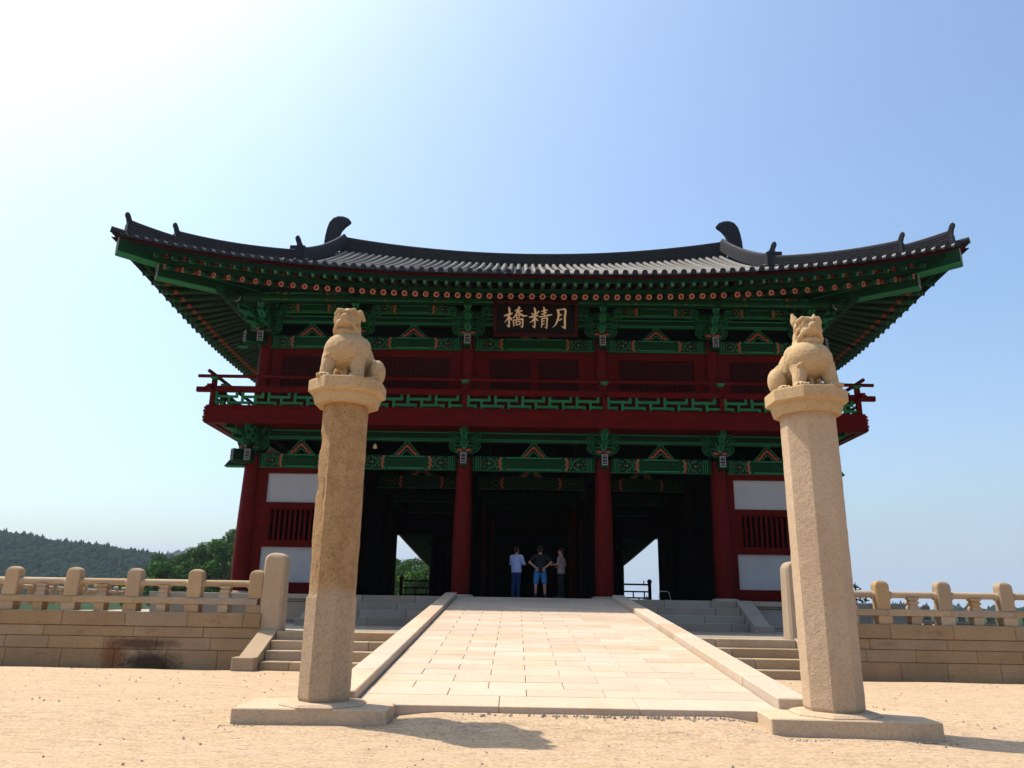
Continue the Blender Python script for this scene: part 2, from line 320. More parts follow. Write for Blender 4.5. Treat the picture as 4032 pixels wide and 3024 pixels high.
def remeshed(name, fill, voxel, mat, parent=None, loc=(0, 0, 0), rz=0.0, smooth=3, disp=0.0, scale=(1, 1, 1)):
    bm = bmesh.new(); fill(bm); me = bpy.data.meshes.new('tmp'); bm.to_mesh(me); bm.free()
    t = bpy.data.objects.new('tmp', me); tsc = bpy.data.scenes.new('tmp'); tsc.collection.objects.link(t)
    r = t.modifiers.new('r', 'REMESH'); r.mode = 'VOXEL'; r.voxel_size = voxel; r.use_smooth_shade = True
    s = t.modifiers.new('s', 'SMOOTH'); s.factor = 0.5; s.iterations = smooth
    tsc.view_layers[0].update(); dg = tsc.view_layers[0].depsgraph
    m2 = bpy.data.meshes.new_from_object(t.evaluated_get(dg)); bpy.data.objects.remove(t); bpy.data.scenes.remove(tsc); m2.name = name
    if disp:
        n = len(m2.vertices); nr = [0.0]*(3*n); co = [0.0]*(3*n); m2.vertices.foreach_get('normal', nr); m2.vertices.foreach_get('co', co)
        for i in range(n):
            c = Vector(co[3*i:3*i+3]); k = disp*(noise.noise(c*14) + 0.6*noise.noise(c*37))
            for a in range(3): co[3*i+a] += nr[3*i+a]*k
        m2.vertices.foreach_set('co', co)
    m2.materials.clear(); m2.materials.append(M[mat])
    for p in m2.polygons: p.use_smooth = True
    o = bpy.data.objects.new(name, m2); o.location = loc; o.rotation_euler = (0, 0, rz); o.scale = scale
    return link(o, parent)
def ell(bm, c, r, rot=(0, 0, 0), sub=3):
    from mathutils import Euler
    m = Matrix.Translation(c) @ Euler(rot).to_matrix().to_4x4() @ Matrix.Diagonal((r[0], r[1], r[2], 1))
    bmesh.ops.create_icosphere(bm, subdivisions=sub, radius=1.0, matrix=m)
def cap(bm, a, ra, b, rb, n=14):
    a, b = Vector(a), Vector(b); d = b-a; L = d.length
    m = Matrix.Translation((a+b)/2) @ d.to_track_quat('Z', 'Y').to_matrix().to_4x4()
    bmesh.ops.create_cone(bm, cap_ends=True, segments=n, radius1=ra, radius2=rb, depth=L, matrix=m)
    ell(bm, a, (ra,)*3, sub=2); ell(bm, b, (rb,)*3, sub=2)
HAZE = 0.00013
# ------------------------------------------------------------------ ground
CX = 0.6
def gz(x, y):
    if y < 7: t = 0.34 + 0.08*max(0, min(1, y/7))
    elif y < 10: t = 0.42 + 0.065*max(0, min(1, (y-8.4)/1.2))
    elif y < 18.4: t = 0.485 - 0.215*(y-10)/7.7 if y < 17.7 else .27-.1*(y-17.7)/.7
    else: t = 0.17
    fx = max(0, min(1, (x+1.4)/.5, (2.9-x)/.5)); fy = max(0, min(1, (y-8.45)/.75)) if y < 9.6 else 1 if y < 10 else 0
    if y < 10: t += fx*fy*fy*(3-2*fy)*max(0, .545-t)
    return t
def ground():
    xs = []; x = -60.0
    while x < 60: xs.append(x); x += 2.0 if abs(x) > 16 else (0.5 if abs(x) > 7 else 0.22)
    xs.append(60.0)
    ys = []; y = -45.0
    while y < 18.95: ys.append(y); y += 2.5 if y < 2 else (0.12 if y < 9.6 else 0.35)
    ys.append(19.3)
    v = []; f = []
    for y in ys:
        for x in xs:
            z = gz(x, y)
            if y > -1 and y < 18.6:
                p = Vector((x, y, 0)); z += 0.018*noise.noise(p*0.7) + 0.007*noise.noise(p*3.1) + 0.005*noise.noise(Vector((x*5, y*9, 2)))
            dd = math.hypot((x-0.3)*0.33, y-8.75); z += 0.010*max(0, 1-dd/0.8)
            v.append((x, y, z))
    n = len(xs)
    for j in range(len(ys)-1):
        for i in range(n-1): f.append((j*n+i, j*n+i+1, (j+1)*n+i+1, (j+1)*n+i))
    b = MB(); b.add(v, f, 'ground', True); tag(b.build('ground'), kind='structure')
    b = MB()   # land beyond, one sheet to the horizon
    ring = [(-7000, -5000), (7000, -5000), (7000, 8000), (-7000, 8000)]; b.add([(x, y, -0.9) for x, y in ring], [(0, 1, 2, 3)], 'terrain')
    tag(b.build('meadow'), kind='structure')
ground()
def gravel():
    rr = random.Random(3); b = MB()
    def peb(x, y, r):
        z = gz(x, y)+0.004; vs = []
        for a in range(5):
            t = a*2*math.pi/5+rr.random(); vs.append((x+r*math.cos(t)*rr.uniform(.7, 1.2), y+r*math.sin(t)*rr.uniform(.7, 1.2), z-r*0.4))
        vs += [(x+r*0.4*math.cos(a*2.1), y+r*0.4*math.sin(a*2.1), z+r*rr.uniform(.35, .6)) for a in range(3)]
        b.add(vs, [(0, 1, 6, 5), (1, 2, 6), (2, 3, 7, 6), (3, 4, 7), (4, 0, 5, 7), (5, 6, 7)], 'pebble')
    for i in range(750):
        y = rr.uniform(6.6, 18.3); x = rr.uniform(-1, 1)*(y*0.72)
        if -2.3 < x < 3.6 and y > 9.3: continue
        peb(x, y, rr.choice((.006, .008, .011, .015))*(1+y/30))
    for i in range(150):
        x = rr.gauss(1.4, 1.0); y = 9.40 - abs(rr.gauss(0, 0.10))
        if -1.2 < x < 2.7: peb(x, y, rr.uniform(.008, .030))
    for i in range(420):      # grit gathered against the pillar slabs and the foot of the walls
        w = rr.random()
        if w < .3: x, y = rr.uniform(-3.15, -1.3), 8.93-abs(rr.gauss(0, .05))
        elif w < .55: x, y = rr.uniform(2.8, 4.6), 8.72-abs(rr.gauss(0, .05))
        else: x = rr.choice((rr.uniform(-13, -6.2), rr.uniform(7.2, 13))); y = 18.8-abs(rr.gauss(0, .12))
        peb(x, y, rr.uniform(.006, .016))
    tag(b.build('gravel'), kind='stuff')
    b = MB()
    for i in range(330):    # dry grass sprigs at the foot of the walls
        side = rr.choice((-1, 1)); x = rr.uniform(-13, -6.6) if side < 0 else rr.uniform(7.6, 13); y = 18.78-abs(rr.gauss(0, .1)); z = gz(x, y)
        if rr.random() < .15: x, y = rr.gauss(-8.2, .35), rr.uniform(17.6, 18.3); z = gz(x, y)
        h = rr.uniform(.02, .07); dx, dy = rr.uniform(-.03, .03), rr.uniform(-.03, .01)
        b.add([(x-.004, y, z), (x+.004, y, z), (x+dx, y+dy, z+h)], [(0, 1, 2)], 'leaf')
    tag(b.build('grass'), kind='stuff')
gravel()
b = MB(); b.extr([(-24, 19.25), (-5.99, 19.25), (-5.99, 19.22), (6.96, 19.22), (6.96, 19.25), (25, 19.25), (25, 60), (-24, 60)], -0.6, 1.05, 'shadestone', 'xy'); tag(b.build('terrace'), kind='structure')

# ------------------------------------------------------------------ ramp
RX0, RX1, RY0, RY1, RZ1, RS = -1.85, 3.08, 9.55, 25.4, 1.955, 0.0848
def rz_(y): return RZ1 - RS*(RY1-y)
rampo = empty('stone_ramp', ((RX0+RX1)/2, RY0, 0.5))
tag(rampo, 'long pale granite ramp rising between two kerbs to the gatehouse', 'ramp')
def rpiece(name, x0, x1, y0, y1, top, th, mat, c=0.006, gap=0.004, base=None):
    b = MB(); x0 += gap; x1 -= gap; y0 += gap; y1 -= gap
    cx, cy = (x0+x1)/2, (y0+y1)/2; b.cbox(x0-cx, x1-cx, y0-cy, y1-cy, -th, 0, mat, c)
    b.v = [(x, y, z + RS*y) for x, y, z in b.v]
    o = b.build(name, rampo, (cx-rampo.location.x, cy-rampo.location.y, rz_(cy)+top-rampo.location.z)); return o
def build_ramp():
    rr = random.Random(11)
    ys = [RY0, 10.14]; 
    while ys[-1] < RY1-0.6: ys.append(ys[-1]+rr.uniform(.42, .50))
    ys.append(RY1+0.02)
    for i in range(len(ys)-1):
        if i == 0: js = [RX0, -0.17, 1.46, RX1]
        else:
            par = i % 2; js = [RX0]+[0.65+0.49*k for k in range(-5, 6) if (k % 2) == par and RX0+0.2 < 0.65+0.49*k < RX1-0.2]+[RX1]
        for a, c in zip(js[:-1], js[1:]): rpiece('paving_stone', a, c, ys[i], ys[i+1], rr.uniform(-.0025, .0025), 0.16, 'paver', c=0.007, gap=0.0035)
    for x0, x1 in ((RX0-0.38, RX0-0.015), (RX1+0.015, RX1+0.38)):
        y = RY0+0.12
        while y < RY1:
            y2 = min(RY1+0.05, y+rr.uniform(1.3, 1.9))
            if RY1-y2 < 0.6: y2 = RY1+0.05
            rpiece('kerb_stone', x0, x1, y, y2, 0.12, 1.0, 'paver', c=0.012, gap=0.0025); y = y2
    b = MB(); b.extr([(RY0+.03, 0.3), (RY1, 0.3), (RY1, rz_(RY1)-0.165), (RY0+.03, rz_(RY0)-0.165)], RX0-.03, RX1+.03, 'shadestone', 'yz')
    o = b.build('ramp_core', rampo, tuple(-v for v in rampo.location))
build_ramp()

# ------------------------------------------------------------------ steps
def steps(label, x0, x1, rises, back, cheek_x, mat, cheek_mat, bot, seed, ends=None):
    """rises: list of (front y, top z) from bottom; cheek_x: (x0,x1)"""
    rr = random.Random(seed); t = empty('stone_steps', ((x0+x1)/2, rises[0][0], bot)); tag(t, label, 'steps')
    off = t.location
    def piece(name, a, b_, c, d, e, f, m, ch=0.01):
        cx, cy, cz = (a+b_)/2, (c+d)/2, (e+f)/2; q = MB(); q.cbox(a-cx, b_-cx, c-cy, d-cy, e-cz, f-cz, m, ch); return q.build(name, t, (cx-off.x, cy-off.y, cz-off.z))
    z0 = bot-0.05
    for i, (y, z) in enumerate(rises):
        yb = rises[i+1][0]+0.06 if i+1 < len(rises) else back
        xs = [x0]; x = x0 + rr.uniform(.5, 1.5)
        while x < x1-0.4: xs.append(x); x += rr.uniform(1.1, 1.9)
        xs.append(x1)
        for a, c in zip(xs[:-1], xs[1:]): piece('step_stone', a+.005, c-.005, y+rr.uniform(-.006, .006), yb, z0 if i == 0 else rises[i-1][1]-.03, z, mat, .012)
    # sloping cheek with end block
    yA, yB, zA, zB = ends; ca, cb = cheek_x; q = MB()
    q.extr([(yA, bot-.05), (yB, bot-.05), (yB, zB), (yA, zA)], ca-off.x, cb-off.x, cheek_mat, 'yz'); q.v = [(x, y-off.y, z-off.z) for x, y, z in q.v]; q.build('cheek_stone', t)
    piece('end_block', ca-.05, cb+.01, yA-.28, yA-.004, bot-.05, zA+.02, cheek_mat, .012)
    return t
LOWR = [(17.75, .455), (18.1, .665), (18.45, .865), (18.8, 1.056)]
UPR = [(24.05, 1.29), (24.45, 1.51), (24.85, 1.73), (25.25, 1.952)]
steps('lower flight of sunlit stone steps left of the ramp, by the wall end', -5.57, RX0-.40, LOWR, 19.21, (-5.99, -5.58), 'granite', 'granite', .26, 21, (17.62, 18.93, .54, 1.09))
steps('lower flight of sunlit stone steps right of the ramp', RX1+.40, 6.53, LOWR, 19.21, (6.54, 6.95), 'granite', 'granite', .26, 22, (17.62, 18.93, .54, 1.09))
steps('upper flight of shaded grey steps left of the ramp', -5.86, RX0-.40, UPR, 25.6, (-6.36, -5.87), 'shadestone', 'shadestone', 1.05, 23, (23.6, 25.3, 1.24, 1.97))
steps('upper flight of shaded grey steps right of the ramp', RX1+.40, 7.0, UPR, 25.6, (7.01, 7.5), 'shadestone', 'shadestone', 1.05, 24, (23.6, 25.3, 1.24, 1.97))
def landing():
    rr = random.Random(5)
    for x0, x1 in ((-5.95, RX0-.40), (RX1+.40, 6.94)):
        y = 19.24
        while y < 24.0:
            x = x0; y2 = min(y+.62, 24.06)
            while x < x1-.1:
                xe = min(x1, x+rr.uniform(.9, 1.4)); xe = x1 if x1-xe < .4 else xe
                o = one_box('paving_slab', bpy.data.objects['terrace'], x+.004, xe-.004, y+.004, y2-.004, .9, 1.056+rr.uniform(0, .004), 'shadestone', .006); x = xe
            y = y2
landing()
# platform under the gatehouse
plat = empty('stone_platform', (0.43, 25.3, 1.05)); tag(plat, 'grey stone platform carrying the whole gatehouse', 'platform')
def pl(name, *a, c=.012): 
    cx, cy, cz = (a[0]+a[1])/2, (a[2]+a[3])/2, (a[4]+a[5])/2; q = MB(); q.cbox(a[0]-cx, a[1]-cx, a[2]-cy, a[3]-cy, a[4]-cz, a[5]-cz, a[6], c); return q.build(name, plat, (cx-.43, cy-25.3, cz-1.05))
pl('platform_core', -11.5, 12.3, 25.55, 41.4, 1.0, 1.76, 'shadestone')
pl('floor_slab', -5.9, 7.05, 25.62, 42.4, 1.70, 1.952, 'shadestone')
for x0, x1, n in ((-11.65, -6.38, 4), (7.52, 12.45, 4)):
    for i in range(n):
        a = x0+(x1-x0)*i/n; c = x0+(x1-x0)*(i+1)/n
        pl('cap_slab', a+.003, c-.003, 25.28, 26.0, 1.80, 1.955, 'shadestone'); pl('face_slab', a+.003, c-.003, 25.42, 25.6, 1.14, 1.72, 'shadestone'); pl('base_slab', a+.003, c-.003, 25.34, 25.6, 1.0, 1.13, 'shadestone')
    pl('cap_fillet', x0+.05, x1-.05, 25.35, 25.9, 1.735, 1.79, 'shadestone')
    pl('side_cap', x0, x1, 26.01, 41.6, 1.79, 1.955, 'shadestone')
# ------------------------------------------------------------------ retaining walls
def wall(label, rows, xa, xb):
    t = empty('retaining_wall', ((xa+xb)/2, 18.9, 0.17)); tag(t, label, 'wall'); rr = random.Random(int(xa*10)); off = t.location
    for ri, (z0, z1, js, proud) in enumerate(rows):
        xs = sorted(set([xa, xb]+list(js)))
        for a, c in zip(xs[:-1], xs[1:]):
            mat = 'wallstone'; m = (a+c)/2
            if ri == 3 and 7.5 < m < 8.95 and xa > 0: mat = 'ochrestone'
            cx, cz = m, (z0+z1)/2; q = MB(); y0 = 18.9-proud+rr.uniform(-.004, .004)
            q.cbox(a-cx+.003, c-cx-.003, y0-18.9, .42, z0-cz+.003, z1-cz-.003, mat, .011); o = q.build('stone_block', t, (cx-off.x, 0, cz-off.z))
            if ri == 3 and -9.4 < m < -8.0: tag(o, 'block blackened and rust-stained')
            if mat == 'ochrestone': tag(o, 'ochre-coloured block')
def ext(js, lo, hi, step, rr):
    js = list(js); a = min(js)
    while a-step > lo: a -= step*rr.uniform(.85, 1.15); js.append(a)
    a = max(js)
    while a+step < hi: a += step*rr.uniform(.85, 1.15); js.append(a)
    return [j for j in js if lo+.2 < j < hi-.2]
q = random.Random(9)
wall('sandstone-coloured retaining wall left of the steps, one block stained black', [
    (1.115, 1.435, ext((-10.69, -9.19, -7.72), -22, -6.15, 1.5, q), .012), (.875, 1.112, ext((-11.09, -8.96, -7.32), -22, -6.1, 1.9, q), -.012),
    (.595, .872, ext((-11.95, -10.93, -9.62, -8.38, -7.12), -22, -6.4, 1.2, q), -.012), (.05, .592, ext((-11.9, -10.58, -9.33, -8.12, -6.92), -22, -6.4, 1.25, q), -.006)], -22, -6.0)
wall('coursed retaining wall right of the octagonal pillar', [
    (1.115, 1.435, ext((8.79, 10.26, 11.7), 7.3, 23, 1.5, q), .012), (.875, 1.112, ext((8.29, 10.09), 7.4, 23, 1.9, q), -.012),
    (.595, .872, ext((8.18, 9.33, 10.75), 7.4, 23, 1.2, q), -.012), (.05, .592, ext((8.94, 10.02, 11.25), 7.4, 23, 1.25, q), -.006)], 6.97, 23)

# ------------------------------------------------------------------ balustrades
def post_mesh(w, d, h, mat='granite', name='post'):
    b = MB(); rings = []
    def ring(sx, sy, z, c=.02): 
        x, y = w/2*sx, d/2*sy; c = min(c, x*.5, y*.5)
        return [(-x+c, -y, z), (x-c, -y, z), (x, -y+c, z), (x, y-c, z), (x-c, y, z), (-x+c, y, z), (-x, y-c, z), (-x, -y+c, z)]
    hr = w*0.42
    rings.append(ring(1, 1, 0)); rings.append(ring(1, 1, h-hr))
    for i in range(1, 7):
        t = i/6*math.pi/2; rings.append(ring(max(.12, math.cos(t)**.8), max(.35, 1-.55*(1-math.cos(t))), h-hr+hr*math.sin(t)))
    b.loft(rings, mat); return b.mesh(name)
def balu_mesh(w, d, h, mat='granite'):
    b = MB(); pr = [(1.0, 0), (1.0, .16), (.86, .26), (.72, .36), (.80, .44), (.98, .52), (.98, .62), (.76, .70), (.72, .74), (1.02, .84), (1.02, 1.0)]
    rings = [[(-w/2*s, -d/2*s, z*h), (w/2*s, -d/2*s, z*h), (w/2*s, d/2*s, z*h), (-w/2*s, d/2*s, z*h)] for s, z in pr]; b.loft(rings, mat); return b.mesh('baluster')
def balustrade(label, p0, p1, n, mat='granite', zb=1.44, post0=True, skip_rail_end=False, scale=1.0, group='stone balustrades'):
    """posts from p0 to p1 (n posts), everything relative to the run direction"""
    d = Vector((p1[0]-p0[0], p1[1]-p0[1])); L = d.length; ang = math.atan2(d.y, d.x); st = L/(n-1)
    t = empty('balustrade', (p0[0], p0[1], zb), ang); tag(t, label, 'balustrade')
    pm = post_mesh(.33, .27, .655*scale, mat); bm_ = balu_mesh(.235, .22, .27*scale, mat)
    z1 = .19*scale; z2 = .345*scale
    sp = MB(); sp.cbox(-.165, .165, -.15, .15, 0, z1-.004, mat, .008); spm = sp.mesh('support_block')
    ss = MB(); ss.cbox(-.115, .115, -.13, .13, 0, z1-.004, mat, .008); ssm = ss.mesh('support_block')
    rl = MB(); r = .078
    rl.tube([(.16, 0, 0), (.2, 0, 0), (st-.2, 0, 0), (st-.16, 0, 0)], [r, r, r, r], mat, 12)
    rl.tube([(.15, 0, -.02), (.235, 0, -.02)], [.1, .085], mat, 12); rl.tube([(st-.235, 0, -.02), (st-.15, 0, -.02)], [.085, .1], mat, 12); rlm = rl.mesh('rail')
    bb = MB(); prof = [(-.16, z1), (.16, z1), (.16, z2-.045), (.115, z2), (-.115, z2), (-.16, z2-.045)]
    bb.extr(prof, .003, st-.003, mat, 'yz'); bbm = bb.mesh('beam')
    for i in range(n):
        inst(pm, 'post', t, (i*st, 0, z2)); inst(spm, 'support_block', t, (i*st, 0, 0))
        if i < n-1:
            inst(rlm, 'rail', t, (i*st, 0, z2+.33*scale)); inst(bm_, 'baluster', t, ((i+.5)*st, 0, z2)); inst(ssm, 'support_block', t, ((i+.5)*st, 0, 0)); inst(bbm, 'beam', t, ((i)*st+.08, 0, 0))
    return t, ang
balustrade('long stone balustrade on the wall left of the steps', (-22.44, 19.1), (-6.22, 19.1), 12)
balustrade('long stone balustrade on the wall right of the octagonal pillar', (7.28, 19.1), (23.43, 19.1), 12)
balustrade('far balustrade running back behind the left wall', (-16.5, 24.2), (-28.6, 60), 12, zb=1.42)
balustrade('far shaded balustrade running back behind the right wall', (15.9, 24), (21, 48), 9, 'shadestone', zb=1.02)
def corner_post(label, x0, x1, y0, y1):
    w, d, h = x1-x0, y1-y0, 1.86; b = MB(); rings = []
    def ring(sx, sy, z):
        x, y = w/2*sx, d/2*sy; c = min(.055, x*.4, y*.4); return [(-x+c, -y, z), (x-c, -y, z), (x, -y+c, z), (x, y-c, z), (x-c, y, z), (-x+c, y, z), (-x, y-c, z), (-x, -y+c, z)]
    rings = [ring(1.0, 1, 0), ring(.90, .92, h-.26)]
    for i in range(1, 8): t = i/7*math.pi/2; rings.append(ring(.90*max(.10, math.cos(t)**.7), .92*max(.5, 1-.5*(1-math.cos(t))), h-.26+.2*math.sin(t)))
    b.loft(rings, 'granite'); o = b.build('corner_post', None, ((x0+x1)/2, (y0+y1)/2, 1.06)); tag(o, label, 'post')
corner_post('tall round-topped stone post ending the left balustrade', -6.10, -5.54, 18.95, 19.48)
corner_post('tall round-topped stone post half hidden behind the right octagonal pillar', 6.47, 7.05, 18.95, 19.5)
# ------------------------------------------------------------------ pillars and lions
def octo(w, z, rot=0): r = w/2/math.cos(math.pi/8); return [(r*math.cos(math.pi/8+k*math.pi/4+rot), r*math.sin(math.pi/8+k*math.pi/4+rot), z) for k in range(8)]
def pillar(label, x, y, mat, slab, srot, worn, zt, sw, cs):
    t = empty('stone_pillar', (x, y, .44)); tag(t, label, 'pillar'); g = .44
    b = MB(); b.cbox(slab[0], slab[1], slab[2], slab[3], -.08, .18, 'slabstone', .012); b.build('base_slab', t, (0, 0, 0), srot)
    b = MB(); b.loft([octo(.92, .16), octo(.92, .19), octo(.85, .216), octo(.66, .222)], 'newgranite'); o = b.build('plinth', t)
    rr = random.Random(4); bm = bmesh.new(); nz = 90; rings = []; per = 6
    for j in range(nz+1):
        z = .222+(zt-g-.222)*j/nz; ring = []
        c = octo(sw if j else sw-.03, z)
        for k in range(8):
            a = Vector(c[k]); b_ = Vector(c[(k+1) % 8])
            for i in range(per):
                p = a.lerp(b_, i/per); P = p+Vector((x, y, g))
                dv = .0035*noise.noise(P*9)+.002*noise.noise(P*30)
                if worn and z > 1.38 and i in (0, 1, per-1):
                    w = max(0, noise.noise(Vector((P.x*3, P.y*3, P.z*2.2)))+.15+.5*noise.noise(P*8)); dv -= (.06 if i == 0 else .02)*w*(1.0 if k in (3, 4) else .22)
                if worn and z < 1.38: dv += .007
                elif i == 0: dv -= .002
                q_ = Vector((p.x, p.y, 0)); q_ = q_*(1+dv/q_.length); ring.append(bm.verts.new((q_.x, q_.y, p.z)))
        rings.append(ring)
    n = len(rings[0])
    for j in range(nz):
        for i in range(n): bm.faces.new((rings[j][i], rings[j][(i+1) % n], rings[j+1][(i+1) % n], rings[j+1][i]))
    bm.faces.new(rings[-1]); bm.faces.new(rings[0][::-1]); bmesh.ops.recalc_face_normals(bm, faces=bm.faces)
    me = bpy.data.meshes.new('shaft'); bm.to_mesh(me); bm.free(); me.materials.append(M[mat]); inst(me, 'shaft', t)
    b = MB(); z = zt-g
    b.loft([octo(q_*cs, z+dz) for q_, dz in ((.66, -.03), (.80, -.03), (.86, .07), (.868, .095), (.965, .115), (.99, .13), (.99, .255), (.975, .27))], 'lionstone'); b.build('capital', t)
    return t
pillar('weathered brown octagonal stone pillar with worn chipped edges, carrying a lion', -2.17, 9.42, 'oldgranite', (-.90, .80, -.45, .47), 0, True, 4.14, .535, .92)
pillar('clean pale octagonal stone pillar carrying a prick-eared lion', 3.61, 9.33, 'newgranite', (-.82, .95, -.50, .46), R(-4), False, 4.08, .61, .915)

def lion(label, x, y, z, mir, ears, rz=0.0):
    s = -1 if mir else 1
    def fill(bm):
        E = lambda c, r, rot=(0, 0, 0), sub=3: ell(bm, (c[0]*s, c[1], c[2]), r, (rot[0], rot[1]*s, rot[2]*s), sub)
        K = lambda a, ra, b_, rb: cap(bm, (a[0]*s, a[1], a[2]), ra, (b_[0]*s, b_[1], b_[2]), rb)
        E((-.01, -.10, .385), (.345, .28, .235)); E((.0, -.09, .47), (.275, .2, .17)); E((-.2, -.08, .42), (.14, .15, .15)); E((.2, -.08, .42), (.14, .15, .15)); E((.08, .12, .33), (.27, .27, .25)); E((.16, .26, .2), (.25, .18, .2))
        E((.43, .03, .155), (.125, .165, .16), (0, .1, 0)); E((.40, -.10, .035), (.075, .13, .042)); K((.3, .2, .2), .14, (.4, .08, .15), .12)
        for k in range(3): E((.355+.045*k, -.215, .028), (.026, .04, .028), sub=2)
        E((-.2, .26, .15), (.13, .17, .15))
        # front legs
        for lx, fx in ((-.235, -.265), (.175, .21)):
            K((lx, -.15, .30), .125, (lx*1.02, -.21, .2), .108); K((lx*1.02, -.21, .2), .108, (fx, -.24, .07), .092); K((lx-.06, -.27, .275), .014, (lx, -.315, .30), .016); K((lx, -.315, .30), .016, (lx+.06, -.29, .275), .014)
            E((fx, -.27, .035), (.105, .125, .045))
            for k in range(4): E((fx-.075+.05*k, -.375+abs(k-1.5)*.012, .03), (.028, .045, .034), sub=2)
            pass
        E((.0, -.14, .10), (.05, .04, .07), sub=2)
        # neck, head
        K((-.01, -.03, .47), .225, (-.03, -.05, .66), .185)
        E((-.03, -.09, .775), (.185, .185, .16)); E((-.03, -.04, .68), (.19, .165, .16))
        E((-.03, -.215, .712), (.155, .115, .058)); E((-.03, -.19, .607), (.135, .105, .048)); K((-.15, -.2, .66), .022, (-.03, -.19, .655), .02); K((.09, -.2, .66), .022, (-.03, -.19, .655), .02)
        E((-.03, -.325, .762), (.056, .046, .044)); E((-.062, -.305, .742), (.026, .03, .022), sub=2); E((.002, -.305, .742), (.026, .03, .022), sub=2)
        K((-.03, -.26, .80), .03, (-.03, -.22, .86), .03)
        for q_ in (-1, 1):
            E((-.03+q_*.095, -.262, .808), (.036, .026, .026)); K((-.03+q_*.03, -.262, .855), .026, (-.03+q_*.12, -.250, .868), .028); K((-.03+q_*.12, -.250, .868), .028, (-.03+q_*.175, -.18, .835), .024); K((-.03+q_*.05, -.268, .772), .016, (-.03+q_*.15, -.235, .780), .016)
            K((-.03+q_*.05, -.285, .775), .02, (-.03+q_*.15, -.22, .745), .022); K((-.03+q_*.12, -.25, .69), .03, (-.03+q_*.165, -.17, .62), .035)
            K((-.03+q_*.02, -.31, .715), .022, (-.03+q_*.10, -.28, .685), .022)
            if ears == 'up': K((-.03+q_*.135, -.03, .88), .062, (-.03+q_*.165, -.01, .985), .022); E((-.03+q_*.14, -.02, .90), (.062, .035, .075), (0, q_*.2, 0))
            else: K((-.03+q_*.165, -.06, .89), .045, (-.03+q_*.215, -.02, .82), .03)
        rr = random.Random(2)
        for k in range(9):   # mane curls on the cheeks and nape
            for q_ in (-1, 1):
                a = k/8; E((-.03+q_*(.172-.01*a), -.14+.05*math.sin(k*2.1), .80-.26*a), (.026, .042, .02), (rr.uniform(-.5, .5), 0, q_*.4), 2)
        for k in range(8): a = -math.pi*.95+k/7*math.pi*.9; E((-.02+.2*math.cos(a), -.05+.2*math.sin(a), .545+.02*(k % 2)), (.034, .022, .03), (0, 0, a), 2)
        K((-.13, -.24, .36), .018, (-.26, -.25, .33), .016); K((.09, -.27, .34), .018, (.27, -.22, .33), .016); K((.27, -.22, .33), .016, (.315, -.1, .42), .016)
        K((.34, .3, .1), .05, (.37, .36, .3), .06); K((.37, .36, .3), .06, (.25, .4, .42), .04)
    o = remeshed('lion_statue', fill, .0088, 'lionstone', None, (x, y, z), rz, smooth=2, disp=.002, scale=(.86, .92, 1.075)); tag(o, label, 'statue'); return o
lion('seated stone lion with folded ears on the weathered left pillar, rump to the right', -2.19, 9.42, 4.405, False, 'down')
lion('seated stone lion with pricked ears on the clean right pillar, rump to the left', 3.645, 9.33, 4.345, True, 'up')
# ------------------------------------------------------------------ gatehouse
GX = 0.57; GY = 26.5; FZ = 1.952
gate = empty('gatehouse', (GX, GY, FZ)); tag(gate, 'two-storey red and green painted timber gatehouse under a sweeping dark tiled roof', 'gatehouse')
GOFF = Vector((GX, GY, FZ))
CO = [-9.8, -6.42, -2.41, 2.41, 6.42, 9.8]; ROWS = [26.5, 30.9, 35.3, 39.7]
def gb(b, name, lab=None):       # build a part from world coordinates
    b.v = [(v[0]-GX, v[1]-GY, v[2]-FZ) for v in b.v]; o = b.build(name, gate)
    if lab: o['label'] = lab
    return o
def gi(me, name, x, y, z, rot=(0, 0, 0), scale=(1, 1, 1), parent=None): return inst(me, name, parent or gate, (x-GX, y-GY, z-FZ), rot, scale)
# columns
b = MB(); b.lathe([(.30, 0), (.315, 1.2), (.305, 2.4), (.265, 4.0), (.25, 4.66)], 0, 0, 'redcol', 20); colm = b.mesh('column')
b = MB(); b.lathe([(.30, 0), (.315, 1.2), (.305, 2.4), (.265, 4.0), (.25, 4.66)], 0, 0, 'interior', 12); colmi = b.mesh('column')  # inner copy of the column, its shade put into the near-black colour
b = MB(); b.lathe([(.25, 0), (.25, 1.2), (.225, 2.9)], 0, 0, 'redcol', 18); colu = b.mesh('upper_column')
b = MB(); b.lathe([(.46, 0), (.44, .08), (.36, .11)], 0, 0, 'shadestone', 16); bas = b.mesh('column_base')
for j, y in enumerate(ROWS):
    for i, c in enumerate(CO):
        if j == 3 and i in (1, 4): continue
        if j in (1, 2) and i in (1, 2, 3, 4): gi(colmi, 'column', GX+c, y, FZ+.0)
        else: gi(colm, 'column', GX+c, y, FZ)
        if j == 0: gi(bas, 'column_base', GX+c, y, FZ-.03)
        if j in (0, 3) or i in (0, 5): gi(colu, 'upper_column', GX+c*.997, y+.03, 8.12)

